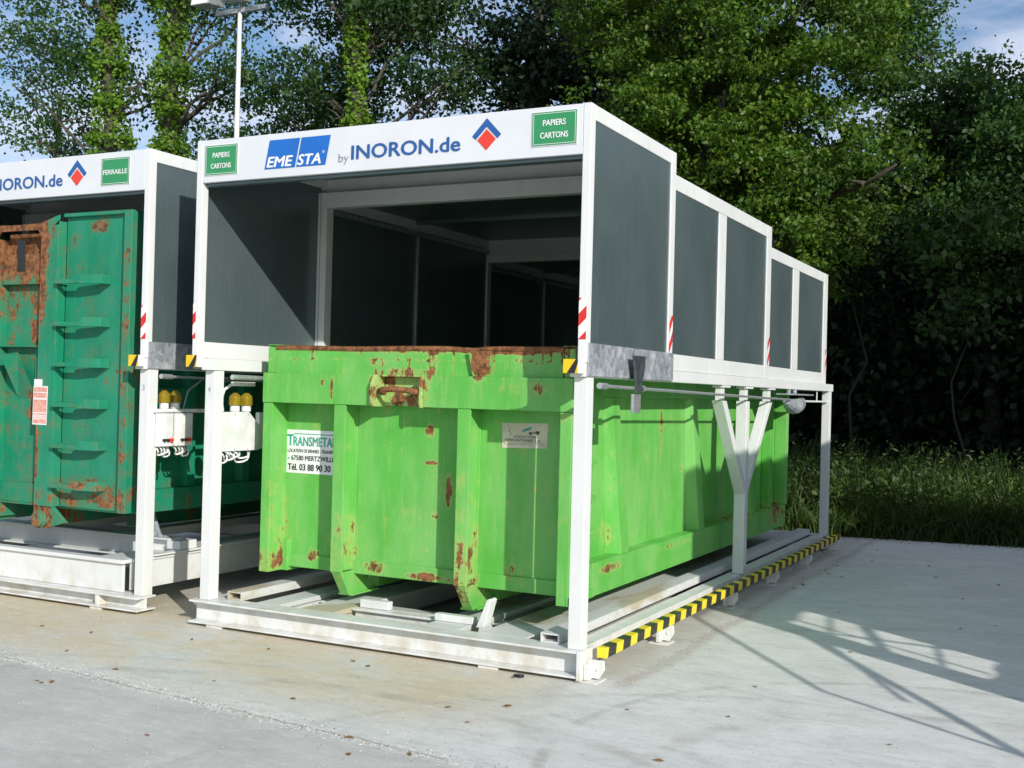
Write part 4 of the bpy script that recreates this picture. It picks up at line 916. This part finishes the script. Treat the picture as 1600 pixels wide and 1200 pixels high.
# dense wood behind everything: low understorey that closes the view between the trunks
def woodland():
    n = 230000
    x = nr.random(n)*52-38; y = 15.5+nr.random(n)**1.5*9
    top = np.where(x > -8.5, 6.6+1.2*np.sin(x*1.3)+.9*np.sin(x*2.9+1), 4.6+.8*np.sin(x*1.1)) - np.where(x > .2, .6, 0)
    z = nr.random(n)*top
    ph = np.sin(x*2.1+y*1.7)*np.sin(z*2.3+x)*np.sin(y*2.6); keep = ph > -.25
    C = np.stack([x, y, z], 1)[keep]
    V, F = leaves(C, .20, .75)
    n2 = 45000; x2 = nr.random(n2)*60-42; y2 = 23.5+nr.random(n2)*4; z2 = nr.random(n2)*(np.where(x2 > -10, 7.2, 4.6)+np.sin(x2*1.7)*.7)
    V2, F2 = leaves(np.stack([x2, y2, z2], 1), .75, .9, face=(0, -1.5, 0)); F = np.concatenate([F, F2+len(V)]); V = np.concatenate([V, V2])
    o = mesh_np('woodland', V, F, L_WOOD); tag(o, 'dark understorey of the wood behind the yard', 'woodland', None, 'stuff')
woodland()
for k, (x, y, h, r, ln) in enumerate(((1.05, 12.6, 5.0, .022, -.5), (3.0, 14.2, 6, .025, .2), (-.9, 13.8, 6, .03, .1), (-7.4, 13.5, 7, .13, .2))):
    root = thing('sapling', (x, y, 0), ['thin leaning sapling in the dark gap above the weeds', 'sapling at the far right of the dark wood', 'slim trunk just behind the rear post of the shelter', 'slim trunk behind the middle of the hood'][k], 'tree', 'saplings at the edge of the wood')
    mb = MB(); limb(mb, (x, y, 0), (x+ln, y+.1, h), r, r*.35, 0, 7)
    for q in range(6):
        zz = h*(.35+.1*q); xx = x+ln*zz/h; limb(mb, (xx, y, zz), (xx+rnd.uniform(-.9, .9), y+rnd.uniform(-.5, .3), zz+rnd.uniform(.2, .8)), r*.35, r*.1, 0, 4)
    mb.build('trunk', STEM, root, smooth=True)
    P, _ = crown_pts([((x+ln, y, h*.86), (1.0, .9, h*.16), 1), ((x+ln*.6, y, h*.6), (.9, .7, h*.12), .6)], 60, 22, .2)
    V, F = leaves(P, .13); mesh_np('crown', V, F, L_MID if k < 2 else L_DARK, root)

# ------------------------------------------------------------------ tall weeds along the edge of the yard
def weeds():
    Vs, Fs = [], []; off = 0
    def blades(n, x0, x1, y0, y1, h0, h1, wd, lean):
        nonlocal off
        x = nr.random(n)*(x1-x0)+x0; y = nr.random(n)*(y1-y0)+y0 + np.where(x > 0, .158*x, .019*x)
        clump = .6+.4*np.sin(x*3.1)*np.sin(y*4.3+x*1.7)
        h = (h0+(h1-h0)*nr.random(n))*(.65+.5*clump); ang = nr.random(n)*2*np.pi; l = lean*h*(.3+nr.random(n))
        dx, dy = np.cos(ang)*l, np.sin(ang)*l; px_, py_ = -np.sin(ang)*wd, np.cos(ang)*wd; face = nr.random(n)*np.pi
        px_, py_ = np.cos(face)*wd, np.sin(face)*wd
        rows = []
        for a, wv in ((0, 1.), (.4, .9), (.75, .55), (1., .08)):
            cx, cy, cz = x+dx*a*a, y+dy*a*a, h*(a-.22*a*a*a*(l/h)*2)
            rows.append(np.stack([cx-px_*wv, cy-py_*wv, cz], 1)); rows.append(np.stack([cx+px_*wv, cy+py_*wv, cz], 1))
        V = np.stack(rows, 1).reshape(-1, 3); k = off+np.arange(n)[:, None]*8
        for q in range(3): Fs.append(k+np.array([[2*q, 2*q+1, 2*q+3, 2*q+2]]))
        Vs.append(V); off += len(V)
    blades(30000, -12, 9, 8.9, 10.6, .2, .72, .009, .7)
    blades(16000, -12, 9, 10.2, 13.0, .5, 1.15, .014, .3)
    blades(12000, -6, 9, 8.72, 9.3, .06, .45, .010, .8)
    blades(3500, -8, 9, 9.1, 11.5, .7, 1.25, .006, .25)
    # broad leaves up the stems and seed heads
    n = 4200; sx = nr.random(n)*17-8; sy = 9.05+nr.random(n)*2.4+np.where(sx > 0, .158*sx, .019*sx); sh = .35+nr.random(n)**2*.9
    m = 16; t = np.tile(np.linspace(.25, 1, m), n); idx = np.repeat(np.arange(n), m)
    C = np.stack([sx[idx]+nr.normal(size=n*m)*.06, sy[idx]+nr.normal(size=n*m)*.06, sh[idx]*t], 1)
    V, F = leaves(C, .075, .34, up_bias=.5); Vs.append(V); Fs.append(F+off); off += len(V)
    k = 260; cx = nr.random(k)*15-7; cy = 9.0+nr.random(k)*2.2+np.where(cx > 0, .158*cx, .019*cx); ch = .2+nr.random(k)*.75; idx = np.repeat(np.arange(k), 45)
    C = np.stack([cx[idx]+nr.normal(size=len(idx))*.14, cy[idx]+nr.normal(size=len(idx))*.12, np.abs(ch[idx]*(.35+.65*nr.random(len(idx))))], 1)
    V, F = leaves(C, .085, .7, up_bias=.9); Vs.append(V); Fs.append(F+off); off += len(V)
    o = mesh_np('tall_grass', np.concatenate(Vs), np.concatenate(Fs), L_GRASS); tag(o, 'tall grass and weeds along the edge of the concrete yard', 'tall grass', None, 'stuff')
weeds()

# ------------------------------------------------------------------ fallen leaves on the concrete, one by one
LV = [(-2.631, -1.759), (-2.60, -1.71), (-2.69, -1.74), (-2.521, -1.304), (-3.447, -.625), (-3.891, -.662), (-3.80, -.20), (-1.44, -.337), (-1.836, -1.194), (-1.204, -1.263), (-1.284, -.40), (-.522, -1.698), (-.37, -1.915), (-.373, -.16),
      (-.11, -.742), (-.384, -.946), (1.015, -.29), (.30, 4.262), (.33, 4.52), (.32, 5.574), (.40, 5.362), (.36, 6.005), (.55, 5.232), (1.207, 3.16), (1.279, 3.178), (1.866, 3.122), (2.099, 3.398), (1.369, 5.794), (1.961, 5.657), (1.746, 4.584),
      (.911, 3.249), (.967, .444), (2.176, 2.648), (1.877, -.35), (-.123, -1.763), (-.119, -.763), (-3.142, -1.113), (-1.392, -2.188), (-2.722, -.415), (-2.104, -.359), (-.149, -1.148), (.486, -.458), (.946, -1.219), (1.29, 1.767), (.62, 6.6), (.95, 7.3), (1.6, 7.9), (.5, 7.6), (2.2, 6.9), (1.2, 6.6)]
SP = {0: 'brown leaf in the small heap left in the foreground', 12: 'reddish brown leaf in front of the joint, nearest the camera', 16: 'yellowish leaf alone on the bare concrete at the right foreground'}
for i, (x, y) in enumerate(LV):
    s = rnd.uniform(.012, .030); a = rnd.uniform(0, 6.28); m = MB()
    c_, s_ = math.cos(a), math.sin(a)
    pr = [(-1, 0, .1), (-.5, .42, .35), (.1, .5, .5), (.6, .3, .3), (1, 0, .6), (.55, -.34, .4), (.05, -.5, .55), (-.5, -.4, .3), (0, 0, .05)]
    vs = [(x+(p[0]*c_-p[1]*s_)*s, y+(p[0]*s_+p[1]*c_)*s, .004+p[2]*s*rnd.uniform(.2, .7)) for p in pr]
    m.add(vs, [(k, (k+1) % 8, 8) for k in range(8)])
    o = m.build('fallen_leaf', DEAD, None, origin=(x, y, 0))
    tag(o, SP.get(i, 'small dry brown fallen leaf lying on the pale concrete'), 'fallen leaf', 'fallen leaves scattered on the concrete')
def grit():
    m = MB(); g_ = random.Random(5)
    def bit(x, y, s):
        a = g_.uniform(0, 6.28); P = [(x+s*math.cos(a+k*1.57)*g_.uniform(.6, 1.1), y+s*math.sin(a+k*1.57)*g_.uniform(.6, 1.1), 0) for k in range(4)]
        m.add(P+[(x, y, s*g_.uniform(.5, 1.0))], [(0, 1, 4), (1, 2, 4), (2, 3, 4), (3, 0, 4)], (GRIT, GRIT, GRIT2)[g_.randrange(3)])
    for i in range(1700):
        x = g_.uniform(-4.5, 1.2); d = g_.gauss(0, .035)*(1 if i % 3 else 3); bit(x, -1.722-.088*x+.05*math.sin(x*2.1)*.4+d, g_.uniform(.0022, .0060))
    for i in range(2600): bit(g_.uniform(-5, 2.4), g_.uniform(-2.6, 1.2), g_.uniform(.0015, .0045))
    for i in range(700): bit(.2+abs(g_.gauss(0, .12)), g_.uniform(-.2, 7.4), g_.uniform(.002, .006))
    for i in range(1500):
        x = g_.uniform(-1, 3.5); bit(x, 8.78+.158*max(x, 0)-abs(g_.gauss(0, .22)), g_.uniform(.004, .014))
    tag(m.build('grit', None), 'loose grit and crumbs of mortar along the joint and over the concrete', 'grit', None, 'stuff')
grit()
m = MB(); x, y = -3.78, .02
m.add([(x-.05, y, .004), (x+.02, y-.03, .012), (x+.07, y+.01, .02), (x+.01, y+.04, .006)], [(0, 1, 2, 3)], SWHITE)
tag(m.build('paper_scrap', None, None, origin=(x, y, 0)), 'scrap of white paper on the concrete by the foot of the scrap shelter', 'paper scrap')
m = MB(); x, y = -.36, -.12
m.prism([(x-.03, y-.015), (x+.02, y-.02), (x+.035, y+.01), (x-.01, y+.02)], 2, 0.001, .02)
tag(m.build('stone', BLK, None, .004, origin=(x, y, 0)), 'small dark stone just before the front sill of the papers shelter', 'stone')
